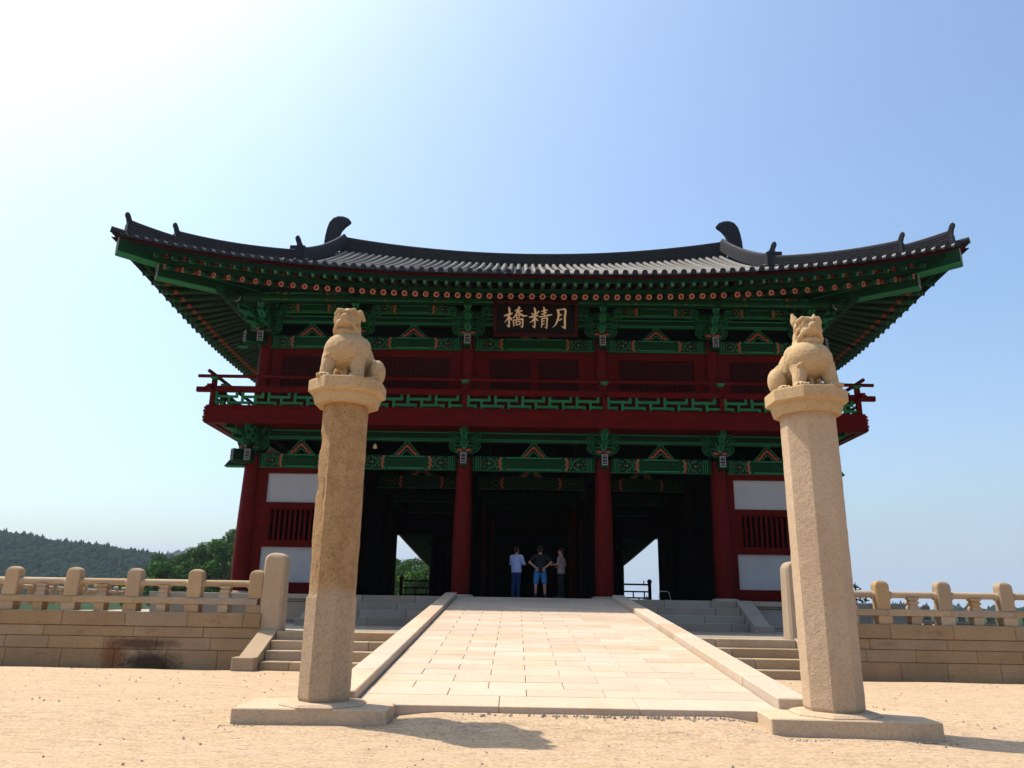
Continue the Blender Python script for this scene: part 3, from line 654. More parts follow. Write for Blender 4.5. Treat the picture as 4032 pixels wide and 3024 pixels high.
def painted_beam(xa, xb, z0, z1, y, th, dim=False, back=False):
    """horizontal beam with painted ends; front face at y"""
    G, LG, OR, BK = ('igreen', 'dgreen', 'signred', 'black') if dim is True else ('dgreen', 'green', 'rosred', 'black') if dim else ('green', 'lgreen', 'orange', 'black')  # dim palettes carry the passage's shade in darker paints
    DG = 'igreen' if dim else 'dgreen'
    b = MB(); b.box(xa, xb, y, y+th, z0, z1, G); L = xb-xa; h = z1-z0; e = min(1.12, L*.30)
    b.box(xa+e+.06, xb-e-.06, y-.006, y, z1-.055, z1-.012, LG); b.box(xa+e+.06, xb-e-.06, y-.006, y, z0+.02, z0+.065, LG)
    b.box(xa+e+.06, xb-e-.06, y-.005, y, z1-.085, z1-.056, BK); b.box(xa+e+.06, xb-e-.06, y-.005, y, z0+.066, z0+.09, BK)
    b.box(xa, xb, y-.002, y+.10, z0-.012, z0-.001, LG)
    for sx, x0 in ((1, xa), (-1, xb)):
        X = lambda t: x0+sx*t
        def bx(a, c, d0, d1, m, t=.005): b.box(min(X(a), X(c)), max(X(a), X(c)), y-t, y, d0, d1, m)
        k = e/1.12
        bx(.13*k, .165*k, z0+.01, z1-.01, LG); bx(.17*k, .20*k, z0+.01, z1-.01, BK); bx(.215*k, .24*k, z0+.01, z1-.01, LG); bx(.245*k, .275*k, z0+.01, z1-.01, BK); bx(.285*k, .305*k, z0+.01, z1-.01, LG)
        bx(.32*k, 1.0*k, z0+.015, z1-.015, DG, .003)
        zm = (z0+z1)/2
        b.ribbon([(X(1.02*k), z1-.01), (X(.94*k), zm+.07), (X(1.0*k), zm), (X(.94*k), zm-.07), (X(1.02*k), z0+.01)], .06, y, OR, .007)
        b.ribbon([(X(1.08*k), z1-.01), (X(1.0*k), zm+.07), (X(1.06*k), zm), (X(1.0*k), zm-.07), (X(1.08*k), z0+.01)], .026, y, LG, .008)
        b.ribbon([(X(.52*k), z1-.02), (X(.66*k), z1-.06), (X(.80*k), zm), (X(.66*k), z0+.06), (X(.52*k), z0+.02)], .022, y, LG, .006)
        b.ribbon([(X(.80*k), zm), (X(.88*k), z1-.04)], .022, y, LG, .006); b.ribbon([(X(.80*k), zm), (X(.88*k), z0+.04)], .022, y, LG, .006)
        for (cx, cz, r, fl) in ((.42, zm+.11, .06, 1), (.42, zm-.11, .06, -1), (.62, zm+.13, .055, 1), (.62, zm-.13, .055, -1), (.85, zm+.13, .045, -1), (.85, zm-.13, .045, 1)):
            b.curl(X(cx*k), cz, r*min(1, h/.45), 0, fl*1.1, .013, y, LG, n=7, t=.006)
        b.extr([(X(.55*k), zm), (X(.60*k), zm+.05), (X(.65*k), zm), (X(.60*k), zm-.05)], y-.007, y, LG); b.extr([(X(.575*k), zm), (X(.60*k), zm+.03), (X(.625*k), zm), (X(.60*k), zm-.03)], y-.009, y, OR)
        for (cx, cz) in ((.72, zm+.12), (.72, zm-.12), (.50, zm), (.36, zm+.02), (.9, zm+.01)):
            b.extr([(X(cx*k), cz-.028), (X(cx*k)+.022, cz), (X(cx*k), cz+.028), (X(cx*k)-.022, cz)], y-.006, y, OR)
    return b
def plain_beam(xa, xb, z0, z1, y, th, dim=False):
    G, LG, BK = ('igreen', 'dgreen', 'black') if dim else ('dgreen', 'lgreen', 'black')
    b = MB(); b.box(xa, xb, y, y+th, z0, z1, G); h = z1-z0
    b.box(xa, xb, y-.006, y, z1-.05, z1-.006, LG); b.box(xa, xb, y-.006, y, z0+.06, z0+.09, LG); b.box(xa, xb, y-.004, y, z1-.075, z1-.051, BK); b.box(xa, xb, y-.005, y, z0+.035, z0+.055, BK); b.box(xa, xb, y-.008, y, z0, z0+.034, LG)
    return b
def hwaban(w, h, blk=.10):          # inverted V strut with flame scrolls, apex block on top; local origin bottom centre, front at y=0
    b = MB(); hw = w/2; th = .10
    out = [(-hw, 0), (-hw*.42, 0), (0, h*.42), (hw*.42, 0), (hw, 0), (.075, h), (-.075, h)]
    # two legs + cap as extrusions
    b.extr([(-hw, 0), (-hw*.42, 0), (0, h*.42), (0, h), (-.075, h)], 0, th, 'dgreen'); b.extr([(0, h*.42), (hw*.42, 0), (hw, 0), (.075, h), (0, h)], 0, th, 'dgreen')
    for s in (-1, 1):
        b.ribbon([(s*.985*hw, .01), (s*.08, h-.005)], .022, 0, 'lgreen', .008); b.ribbon([(s*hw*.42, .01), (0, h*.42)], .02, 0, 'lgreen', .008)
        pts = [(s*hw*.78, .035), (s*hw*.62, .04), (s*hw*.58, h*.20), (s*hw*.42, h*.24), (s*hw*.40, h*.42), (s*hw*.25, h*.46), (s*hw*.22, h*.62), (s*.05, h*.66), (0, h*.82)]
        b.ribbon(pts, .052, 0, 'rosred', .007)
        for k, (tx, tz) in enumerate(((.60, .16), (.42, .36), (.24, .56))): b.curl(s*hw*tx, h*tz, .045, k, 1.0*s, .014, 0, 'orange', n=6, t=.012)
    b.curl(0, h*.70, .05, 0, 1.0, .018, 0, 'orange', n=7, t=.012)
    b.extr([(-.075, h), (.075, h), (.135, h+blk*.6), (.135, h+blk), (-.135, h+blk), (-.135, h+blk*.6)], -.01, th+.01, 'dgreen')
    b.ribbon([(-.075, h+.01), (.075, h+.01), (.125, h+blk*.6), (.125, h+blk-.01), (-.125, h+blk-.01), (-.125, h+blk*.6), (-.075, h+.01)], .016, -.01, 'lgreen', .006)
    b.curl(.04, h+blk*.55, .03, 0, 1, .01, -.01, 'lgreen', n=5); b.curl(-.04, h+blk*.55, .03, 0, 1, .01, -.01, 'lgreen', n=5, flip=-1)
    return b.mesh('triangular_strut')
def block(b, x, y0, y1, z0, z1, w0, w1, curl=True):
    zc = z0+(z1-z0)*.45
    b.extr([(x-w0/2, z0), (x+w0/2, z0), (x+w1/2, zc), (x+w1/2, z1), (x-w1/2, z1), (x-w1/2, zc)], y0, y1, 'dgreen')
    b.ribbon([(x-w0/2+.01, z0+.012), (x+w0/2-.01, z0+.012), (x+w1/2-.012, zc), (x+w1/2-.012, z1-.012), (x-w1/2+.012, z1-.012), (x-w1/2+.012, zc), (x-w0/2+.01, z0+.012)], .015, y0, 'lgreen', .006)
    if curl: b.curl(x-.035, (z0+z1)/2, .03, 0, 1, .010, y0, 'lgreen', n=5, flip=-1); b.curl(x+.035, (z0+z1)/2, .03, 0, 1, .010, y0, 'lgreen', n=5)
def bracket(k=1.0, tiers=2, wings=True, name='bracket'):
    b = MB()
    # beam nose with pale scrollwork on its end
    b.box(-.115, .115, -.62, .1, 0, .40, 'dgreen'); b.box(-.10, .10, -.626, -.62, .02, .38, 'white'); b.box(-.078, .078, -.629, -.626, .045, .355, 'black')
    for s in (-1, 1):
        for zc in (.10, .20, .30): b.curl(s*.035, zc, .042, 0, 1.0, .012, -.629, 'white', n=6, t=.004, flip=s)
    b.extr([(-.115, 0), (.115, 0), (.09, -.06), (-.09, -.06)], -.60, -.25, 'green'); b.box(-.119, .119, -.62, -.1, -.008, .012, 'lgreen')
    # cap block with red petals
    b.extr([(-.235, .40), (.235, .40), (.325, .55), (.325, .68), (-.325, .68), (-.325, .55)], -.33, .3, 'dgreen')
    b.ribbon([(-.235, .41), (.235, .41), (.315, .55), (.315, .67), (-.315, .67), (-.315, .55), (-.235, .41)], .02, -.33, 'lgreen', .006)
    for s in (-1, 1):
        for a, l in ((.05, .22), (.25, .21), (.48, .17), (-.12, .20)): b.ribbon([(s*.05, .50), (s*(.05+l*.5*math.cos(a)), .50+l*.5*math.sin(a)), (s*(.05+l*math.cos(a)), .50+l*math.sin(a)*.9)], [.02, .034, .008], -.33, 'orange', .010)
    b.curl(0, .55, .045, 0, 1, .02, -.33, 'orange', n=6, t=.012)
    z = .68
    for t in range(tiers):
        w = .56 if t < 2 else .70; y0 = -.12-.06*t; hz = .25; zz = z+t*.30*k
        # cross arm, both sides, rounded lower edge
        for s in (-1, 1):
            out = [(s*.02, zz-.24), (s*.22, zz-.24), (s*.34, zz-.21), (s*.46, zz-.15), (s*.54, zz-.06), (s*w, zz+.02), (s*(w-.03), zz+.10), (s*.02, zz+.10)]
            if t > 0: out = [(s*.02, zz-.16), (s*.22, zz-.16), (s*.38, zz-.13), (s*.50, zz-.07), (s*w, zz+.02), (s*(w-.02), zz+.10), (s*.02, zz+.10)]
            b.extr(out, y0, y0+.15, 'green'); b.ribbon([(p[0]-s*.008, p[1]+.008) for p in out[:-1]], .018, y0, 'lgreen', .006)
            b.curl(s*(w-.17), zz-.01, .10, math.pi*.6, 1.25, .018, y0, 'lgreen', n=10, flip=s); b.curl(s*.26, zz-.02, .06, 0, -1, .014, y0, 'lgreen', n=7, flip=s)
            block(b, s*(w-.14), y0-.02, y0+.17, zz+.105, zz+.215, .17, .26)
        # forward tongue and block
        yf = -.33-.24*t; P = []
        for i in range(8): a = i/7; P.append((yf-.03-.26*a**1.6, zz-.10+.19*a**.7))
        b.loft([[(-.085, p[0], p[1]), (.085, p[0], p[1]), (.085, p[0]+.18*k, p[1]+.03), (-.085, p[0]+.18*k, p[1]+.03)] for p in P], 'lgreen')
        b.loft([[(-.02, p[0]-.004, p[1]-.002), (.02, p[0]-.004, p[1]-.002), (.02, p[0]+.02, p[1]+.01), (-.02, p[0]+.02, p[1]+.01)] for p in P[1:-1]], 'green')
        block(b, 0, yf-.33, yf-.10, zz+.105, zz+.225, .19, .215)
        for s in (-1, 1): b.ribbon([(s*.10, zz-.02), (s*.13, zz+.10), (s*.155, zz+.22)], .03, yf-.08, 'lgreen', .02)
    if wings:
        zt = z+(tiers-1)*.30*k
        for s in (-1, 1):
            out = [(s*.4, zt-.08), (s*.62, zt-.08), (s*.78, zt-.0), (s*.84, zt+.12), (s*.84, zt+.2), (s*.4, zt+.2)]
            b.extr(out, .0-.05, .06, 'dgreen'); b.ribbon([(p[0]-s*.008, p[1]+.008) for p in out[1:-1]], .016, -.05, 'lgreen', .006)
            b.curl(s*.68, zt+.06, .075, 0, 1.2, .014, -.05, 'lgreen', n=8, flip=s)
    return b.mesh(name)
# --- lower storey beams (front row, plus inner rows with shade put into darker paint)
bays = list(zip(CO[:-1], CO[1:]))
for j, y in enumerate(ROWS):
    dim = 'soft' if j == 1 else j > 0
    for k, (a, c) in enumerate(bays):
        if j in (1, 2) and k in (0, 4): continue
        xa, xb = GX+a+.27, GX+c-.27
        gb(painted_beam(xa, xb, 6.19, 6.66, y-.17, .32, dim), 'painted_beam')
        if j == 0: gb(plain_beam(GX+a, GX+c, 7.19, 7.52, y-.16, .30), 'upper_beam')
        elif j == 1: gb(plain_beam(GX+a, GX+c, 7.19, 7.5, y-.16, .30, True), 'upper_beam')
hw_l = hwaban(.93, .44)
for j, y in ((0, 26.33), (1, 30.73)):
    for k, (a, c) in enumerate(bays):
        if j and k in (0, 4): continue
        gi(hw_l, 'triangular_strut', GX+(a+c)/2, y, 6.665)
br = bracket(1.0, 2)
b_low = []
for c in CO: gi(br, 'bracket', GX+c, 26.45, 6.33)
for s, c in ((-1, CO[0]), (1, CO[-1])):
    gi(br, 'bracket', GX+c, 26.45, 6.335, (0, 0, -s*-math.pi/4*1.0 if False else (math.pi/4*s)), (1, 1.25, 1))
    for y in ROWS[1:]: gi(br, 'bracket', GX+c, y, 6.33, (0, 0, s*math.pi/2))
    gi(br, 'bracket', GX+c, 26.45, 6.328, (0, 0, s*math.pi/2))
    b = MB(); x0 = GX+c-.15
    b.box(GX+c-.16, GX+c+.16, 26.7, 39.5, 6.19, 6.66, 'green'); gb(b, 'side_beam')
    b = MB(); b.box(GX+c-.14, GX+c+.14, 26.6, 39.6, 7.19, 7.52, 'dgreen'); gb(b, 'side_beam')
    # beam nose sticking out sideways past the corner column
    b = MB(); b.extr([(GX+c, 6.20), (GX+c+s*.95, 6.20), (GX+c+s*.62, 6.62), (GX+c, 6.62)], 26.36, 26.6, 'dgreen')
    b.ribbon([(GX+c+s*.3, 6.22), (GX+c+s*.90, 6.22), (GX+c+s*.60, 6.60), (GX+c+s*.3, 6.60)], .028, 26.36, 'lgreen', .006); b.box(min(GX+c, GX+c+s*.93), max(GX+c, GX+c+s*.93), 26.355, 26.6, 6.185, 6.215, 'lgreen'); gb(b, 'beam_nose')
# joists + ceiling of the passage
for i, c in enumerate(CO):
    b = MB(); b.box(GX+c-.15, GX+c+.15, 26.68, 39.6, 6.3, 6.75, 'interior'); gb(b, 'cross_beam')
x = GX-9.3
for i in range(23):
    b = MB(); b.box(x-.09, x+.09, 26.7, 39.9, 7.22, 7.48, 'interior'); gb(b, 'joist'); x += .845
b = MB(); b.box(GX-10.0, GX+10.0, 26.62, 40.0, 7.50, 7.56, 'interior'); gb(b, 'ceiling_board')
# walls of the two side rooms
def panel_bay(xa, xb, mirror):
    """side room front: frames, two white panels, a barred window"""
    y = 26.42; w = 'red'
    def bx(name, x0, x1, z0, z1, m, d=0.0, th=.16): 
        q = MB(); q.box(x0, x1, y-d, y+th, z0, z1, m); return gb(q, name)
    px0, px1 = (xa+.33, xb-.21) if mirror else (xa+.20, xb-.34)
    wx0, wx1 = px0+.18, px1-.18
    bx('wall_frame', xa, xb, 1.95, 2.33, w, .02); bx('wall_frame', xa, xb, 5.99, 6.18, w, .02); bx('wall_frame', xa, xb, 4.80, 4.985, w, .03); bx('wall_frame', xa, xb, 3.485, 3.675, w, .03)
    for z0, z1 in ((2.332, 3.483), (4.987, 5.988)):
        bx('wall_post', xa, px0, z0, z1, w, .015); bx('wall_post', px1, xb, z0, z1, w, .015)
        o = bx('plaster_panel', px0, px1, z0, z1, 'plaster', -.05, .1)
    bx('wall_post', xa, wx0, 3.677, 4.798, w, .015); bx('wall_post', wx1, xb, 3.677, 4.798, w, .015)
    n = 10; st = (wx1-wx0)/(n+1); q = MB()
    for a_ in ((wx0+.002, wx0+.045, 3.68, 4.795), (wx1-.045, wx1-.002, 3.68, 4.795), (wx0+.047, wx1-.047, 3.68, 3.72), (wx0+.047, wx1-.047, 4.755, 4.795)): q.box(a_[0], a_[1], y+.01, y+.13, a_[2], a_[3], 'red')
    wf = gb(q, 'window_frame')
    q = MB(); q.box(-.035, .035, -.035, .035, -.515, .515, 'red'); bm_ = q.mesh('window_bar')
    for i in range(n): gi(bm_, 'window_bar', wx0+st*(i+1), y+.07, 4.2375, parent=wf)
panel_bay(GX+CO[0]+.28, GX+CO[1]-.28, True)
panel_bay(GX+CO[4]+.27, GX+CO[5]-.28, False)
for s, co, ci in ((-1, CO[0], CO[1]), (1, CO[5], CO[4])):
    b = MB(); b.box(GX+co-.08, GX+co+.08, 26.8, 39.4, 1.95, 6.18, 'red'); gb(b, 'side_wall')
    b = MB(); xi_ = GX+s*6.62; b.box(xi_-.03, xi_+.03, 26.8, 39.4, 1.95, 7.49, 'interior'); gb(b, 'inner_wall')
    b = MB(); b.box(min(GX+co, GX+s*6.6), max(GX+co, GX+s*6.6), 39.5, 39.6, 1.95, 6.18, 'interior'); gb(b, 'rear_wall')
    b = MB(); b.box(min(GX+s*2.4, GX+s*7.3), max(GX+s*2.4, GX+s*7.3), 40.05, 40.1, 5.12, 7.49, 'interior'); gb(b, 'sky_blocker_board')  # board added to hide the sky above the bridge eave
    b = MB(); b.box(min(GX+co, GX+ci), max(GX+co, GX+ci), 27.4, 27.46, 1.95, 6.18, 'black'); gb(b, 'room_dark_sheet')  # black sheet standing in for the unlit depth of the side room
b = MB(); b.box(GX-6.1, GX+6.1, 26.3, 41.5, 1.953, 1.966, 'interior'); gb(b, 'floor_board')
# posts and rails inside the passage, barely lit
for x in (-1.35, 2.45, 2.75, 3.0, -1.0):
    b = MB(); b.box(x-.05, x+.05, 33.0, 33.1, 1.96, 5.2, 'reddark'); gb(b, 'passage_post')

# --- balcony
BX0, BX1, BYF = GX-11.27, GX+11.27, 25.42
b = MB(); b.box(BX0, BX1, BYF, BYF+.26, 7.53, 8.10, 'red'); b.box(BX0+.1, BX1-.1, BYF-.015, BYF, 8.04, 8.10, 'red'); gb(b, 'balcony_beam')
for s, X in ((-1, BX0), (1, BX1)):
    b = MB(); b.box(min(X, X-s*.26), max(X, X-s*.26), BYF+.265, 41.0, 7.53, 8.10, 'red')
    for k in range(5): b.box(min(X, X+s*(.05+.02*(k % 2))), max(X, X+s*(.05+.02*(k % 2))), BYF+.02, BYF+.24, 7.58+.11*k, 7.66+.11*k, 'red')
    gb(b, 'balcony_beam')
b = MB(); b.box(BX0+.27, BX1-.27, BYF+.27, 41.0, 7.575, 7.66, 'red'); gb(b, 'balcony_soffit')
for k in range(12):
    b = MB(); xa = BX0+.02+(BX1-BX0-.04)*k/12; xb = BX0+.02+(BX1-BX0-.04)*(k+1)/12; b.cbox(xa+.004, xb-.004, BYF-.03, 26.4, 8.105, 8.15, 'red', .006); gb(b, 'floor_plank')
b = MB(); b.box(BX0+.02, GX-9.6, 26.405, 41, 8.105, 8.15, 'red'); b.box(GX+9.6, BX1-.02, 26.405, 41, 8.105, 8.15, 'red'); gb(b, 'side_floor')
# railing
pos = [BX0+.16]+[GX+c for c in CO[1:-1]]+[BX1-.16]
q = MB(); q.box(-.075, .075, -.075, .075, 0, .93, 'red'); q.box(-.06, .06, -.06, .06, .93, 1.0, 'red'); q.extr([(-.08, .955), (.08, .955), (.13, 1.02), (.13, 1.06), (-.13, 1.06), (-.13, 1.02)], -.09, .09, 'latgreen'); rp = q.mesh('railing_post')
for x in pos: gi(rp, 'railing_post', x, BYF+.13, 8.12)
for s, X in ((-1, BX0+.16), (1, BX1-.16)):
    for y in ROWS: gi(rp, 'railing_post', X, y, 8.12)
def rail_part(name, p0, p1, kind):
    b = MB(); p0, p1 = Vector(p0), Vector(p1); d = (p1-p0).normalized(); n = Vector((-d.y, d.x, 0))
    if kind == 'round': b.tube([p0, p1], .062, 'red', 12)
    else:
        for w, za, zb in ((.075, 0, .17), (.05, .17, .215)):
            e = 0 if za == 0 else .28
            a, c = p0+d*e, p1-d*e
            v = [a-n*w, c-n*w, c+n*w, a+n*w]; b.loft([[(p.x, p.y, p.z+za) for p in v], [(p.x, p.y, p.z+zb) for p in v]], 'red')
    gb(b, name)
E_ = .42
rail_part('top_rail', (BX0-E_, BYF+.13, 9.21), (BX1+E_, BYF+.13, 9.21), 'round'); rail_part('middle_rail', (BX0-E_, BYF+.13, 8.64), (BX1+E_, BYF+.13, 8.64), 'sq')
for X in (BX0+.16, BX1-.16):
    rail_part('top_rail', (X, BYF-.42, 9.24), (X, 41.3, 9.24), 'round'); rail_part('middle_rail', (X, BYF-.30, 8.652), (X, 41.3, 8.652), 'sq')
# lattice: meander of short green bars
def lattice(length, add, z0=8.15, z1=8.64):
    P = .905; t = .085; zu, zl = z0+.67*(z1-z0), z0+.24*(z1-z0); n = int(length/P+.5); P = length/n
    for i in range(-1, n+1):
        o = i*P
        def V(x, a, c):
            if 0 < o+x*P < length: add(o+x*P-t/2, o+x*P+t/2, a, c)
        def H(xa, xb, z):
            a, c = max(0, o+xa*P), min(length, o+xb*P)
            if c-a > .05: add(a, c, z-t/2, z+t/2)
        V(.06, zl+t/2, z1); V(.55, z0, zu-t/2); V(.83, zu+t/2, z1); V(.33, z0, zl-t/2)
        H(.06+t/2/P, .83+t/2/P, zu); H(.55+t/2/P, 1.06-t/2/P, zl); H(1.06-t/2/P, 1.33+t/2/P, zl)
cache = {}
sp = sorted(pos)
for a, c in zip(sp[:-1], sp[1:]):
    a += .075; c -= .075
    def add(x0, x1, z0, z1, a=a):
        key = (round(x1-x0, 3), round(z1-z0, 3))
        if key not in cache: q = MB(); q.box(-key[0]/2, key[0]/2, -.03, .03, -key[1]/2, key[1]/2, 'latgreen'); cache[key] = q.mesh('lattice_bar')
        gi(cache[key], 'lattice_bar', a+(x0+x1)/2, BYF+.13, (z0+z1)/2)
    lattice(c-a, add)
for X in (BX0+.16, BX1-.16):
    b = MB(); ys = [BYF+.13]+ROWS+[41.2]
    for a, c in zip(ys[:-1], ys[1:]): lattice(c-a-.15, lambda y0, y1, z0, z1: b.box(X-.03, X+.03, a+.075+y0, a+.075+y1, z0, z1, 'latgreen'))
    tag(gb(b, 'side_lattice'), kind='stuff')
# --- upper storey wall
UY = 26.56
for k, (a, c) in enumerate(bays):
    xa, xb = GX+a+.22, GX+c-.22
    def bx(name, x0, x1, z0, z1, m, d=0.0, th=.12):
        q_ = MB(); q_.box(x0, x1, UY-d, UY+th, z0, z1, m); return gb(q_, name)
    bx('wall_frame', xa, xb, 10.32, 10.585, 'red', .02); bx('wall_frame', xa, xb, 8.15, 8.80, 'red', .01)
    if k == 2: wins = [(GX-1.62, GX-.14), (GX+.14, GX+1.62)]
    else:
        m_ = (xa+xb)/2; hw = (xb-xa)/2-.42; wins = [(m_-hw, m_+hw)]
    xs = [xa]+[v for w_ in wins for v in w_]+[xb]
    for i in range(0, len(xs), 2): bx('wall_post', xs[i], xs[i+1], 8.802, 10.318, 'red', .012)
    for (w0, w1) in wins:
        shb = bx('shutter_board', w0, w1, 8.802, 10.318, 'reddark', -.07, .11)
        n = max(6, int((w1-w0)/.17)); q_ = MB(); q_.box(-.028, .028, -.02, .02, -.755, .755, 'reddark'); sm_ = q_.mesh('shutter_batten')
        for i in range(n): gi(sm_, 'shutter_batten', w0+(w1-w0)*(i+.5)/n, UY+.045, 9.56, parent=shb)
for c in (CO[0], CO[5]):
    b = MB(); b.box(GX+c-.06, GX+c+.06, 26.8, 39.5, 8.15, 10.9, 'red'); gb(b, 'side_wall')
b = MB(); b.box(GX-9.6, GX+9.6, 39.7, 39.8, 8.15, 10.9, 'red'); gb(b, 'rear_wall'); b = MB(); b.box(GX-9.6, GX+9.6, 27.2, 27.25, 8.15, 12.6, 'black'); gb(b, 'upper_dark_sheet')  # black sheet standing in for shade behind the upper front
for k, (a, c) in enumerate(bays):
    gb(painted_beam(GX+a+.22, GX+c-.22, 10.59, 11.02, 26.36, .30), 'painted_beam')
    gb(plain_beam(GX+a, GX+c, 11.50, 11.80, 26.34, .24), 'upper_beam')
    gb(painted_beam(GX+a+.5, GX+c-.5, 11.90, 12.22, 26.22, .22), 'painted_beam')
    gb(painted_beam(GX+a+.12, GX+c-.12, 11.96, 12.235, 25.20, .16), 'eave_plank')
hw_u = hwaban(1.0, .40)
for k, (a, c) in enumerate(bays): gi(hw_u, 'triangular_strut', GX+(a+c)/2, 26.35, 11.025)
bu = bracket(1.0, 3, name='upper_bracket')
for c in CO: gi(bu, 'upper_bracket', GX+c, 26.42, 10.62, scale=(1.05, 1, 1.0))
for s, c in ((-1, CO[0]), (1, CO[-1])):
    gi(bu, 'upper_bracket', GX+c, 26.42, 10.615, (0, 0, math.pi/4*s), (1, 1.3, 1.02)); gi(bu, 'upper_bracket', GX+c, 26.42, 10.61, (0, 0, math.pi/2*s))
    for y in ROWS[1:]: gi(bu, 'upper_bracket', GX+c, y, 10.62, (0, 0, math.pi/2*s))
    b = MB(); b.box(GX+c-.13, GX+c+.13, 26.6, 39.6, 10.59, 12.4, 'dgreen'); gb(b, 'side_beam')
    b = MB(); b.extr([(GX+c, 10.60), (GX+c+s*1.0, 10.60), (GX+c+s*.66, 11.0), (GX+c, 11.0)], 26.38, 26.6, 'dgreen'); b.box(min(GX+c, GX+c+s*.98), max(GX+c, GX+c+s*.98), 26.37, 26.6, 10.585, 10.62, 'lgreen'); gb(b, 'beam_nose')
# purlin under the rafters
b = MB(); b.tube([(GX-10.9, 25.33, 12.07), (GX+10.9, 25.33, 12.07)], .16, 'green', 14); gb(b, 'eave_purlin')
for s in (-1, 1): b = MB(); b.tube([(GX+s*10.95, 24.6, 12.08), (GX+s*10.95, 41.6, 12.08)], .16, 'green', 12); gb(b, 'eave_purlin')

# ------------------------------------------------------------------ roof
RXC = 0.6; HX, HY, RYC = 14.4, 9.75, 33.15
def Rf(x): return 1.18*min(1.05, abs((x-RXC)/HX))**2.6
def Rs(y): return 1.18*min(1.05, abs((y-RYC)/HY))**2.6
def yedge(x): return 23.68-.30*abs((x-RXC)/HX)**4        # front eave line in plan
def xedge(y): return 13.72+.68*abs((y-RYC)/HY)**4        # half width of the side eaves
def prof(d): return 12.42+.44*d+.0053*d*d
def zfront(x, y):
    d = max(0, y-yedge(x)); t = min(1, d/9.5); return prof(d)+(1-t)**2*Rf(x)+t*t*.6*min(1, abs(x-RXC)/9.1)**2
def zside(x, y):
    e = max(0, xedge(y)-abs(x-RXC)); t = min(1, e/9.5); return prof(e)+(1-t)**2*Rs(y)+t*t*.35
# deck (closed shell with thickness) for front/back and sides
def deck():
    b = MB(); nx, ny = 60, 16
    for sgn in (1, -1):
        rows = []
        for i in range(nx+1):
            x = RXC-14.35+28.7*i/nx; u = abs(x-RXC); y0 = yedge(x)
            # hip: beyond the gable the front slope ends at the hip line
            dmax = 9.47 if u < 9.35 else max(.02, (14.38-u)/(14.38-9.35)*4.5)
            rows.append([(x, (y0+dmax*j/ny) if sgn == 1 else 2*RYC-(y0+dmax*j/ny), zfront(x, y0+dmax*j/ny)-.03) for j in range(ny+1)])
        v = [p for r in rows for p in r]; n = ny+1
        f = [(i*n+j, (i+1)*n+j, (i+1)*n+j+1, i*n+j+1) for i in range(nx) for j in range(ny)]
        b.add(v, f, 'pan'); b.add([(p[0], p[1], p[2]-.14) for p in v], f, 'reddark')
    for s in (-1, 1):
        rows = []
        for i in range(41):
            y = RYC-9.72+19.44*i/40; vv = abs(y-RYC); emax = 4.9 if vv < 5.2 else max(.02, (9.76-vv)/(9.76-5.2)*4.9); xe = xedge(y)
            rows.append([(RXC+s*(xe-emax*j/8), y, zside(RXC+s*(xe-emax*j/8), y)-.03) for j in range(9)])
        v = [p for r in rows for p in r]; f = [(i*9+j, (i+1)*9+j, (i+1)*9+j+1, i*9+j+1) for i in range(40) for j in range(8)]
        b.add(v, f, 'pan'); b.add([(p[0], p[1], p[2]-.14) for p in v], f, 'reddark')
        # gable wall
        xg = RXC+s*9.0; b.add([(xg, RYC-4.8, 14.2), (xg, RYC+4.8, 14.2), (xg, RYC, 17.3)], [(0, 1, 2)], 'red')
    o = gb(b, 'roof_deck'); return o
deck()
# cover tile rows
def tile_row(path, name='tile_row'):
    b = MB(); rings = []; r0 = .092
    for k, (p, q_) in enumerate(path):
        r = r0*(1.0 if k % 2 else 1.07)
        d = Vector(q_).normalized(); w = Vector((0, 0, 1)).cross(d).normalized(); u = d.cross(w)
        rings.append([Vector(p)+w*r*math.cos(a)+u*r*math.sin(a) for a in [math.pi*i/6 for i in range(7)]])
    b.loft(rings, 'tile', close=False, caps=True, smooth=True); return gb(b, name)
def path_front(x, d0, d1, sg=1):
    out = []; d = d0; k = 0
    while d < d1-.05:
        for dd in (d, min(d1, d+.335)):
            y = yedge(x)+dd; y2 = y+.05
            p = (x, y, zfront(x, y)); q_ = (0, y2-y, zfront(x, y2)-p[2]); out.append((p, q_))
        d += .34
    return out
q = MB(); q.lathe([(.0, 0), (.075, 0), (.098, .012), (.098, .05), (.0, .05)], 0, 0, 'tiledark', 14, False); q.v = [(x, -z+.02, y) for x, y, z in q.v]
q.lathe([(0, -.004), (.03, -.004), (.03, 0)], 0, 0, 'tile', 8, False); q.v = q.v[:]; endm = q.mesh('eave_tile')
x = RXC-.325*43
while x < RXC+14.1:
    u = abs(x-RXC); dm = 9.3 if u < 8.9 else max(.4, (14.38-u)/(14.38-9.35)*4.5)
    tr = tile_row(path_front(x, -.02, dm)); gi(endm, 'eave_tile', x, yedge(x)-.045, zfront(x, yedge(x))+.012, parent=tr)
    x += .325
for s in (-1, 1):
    y = RYC-.325*29
    while y < RYC+9.6:
        vv = abs(y-RYC); em = 4.85 if vv < 5.1 else max(.4, (9.76-vv)/(9.76-5.2)*4.8); out = []; e = 0; xe = xedge(y)
        while e < em-.05:
            for ee in (e, min(em, e+.335)):
                X = RXC+s*(xe-ee); X2 = X-s*.05; out.append(((X, y, zside(X, y)), (X2-X, 0, zside(X2, y)-zside(X, y))))
            e += .34
        tr = tile_row(out); gi(endm, 'eave_tile', RXC+s*(xe+.045), y, zside(RXC+s*xe, y)+.012, (0, 0, s*math.pi/2), parent=tr); y += .325
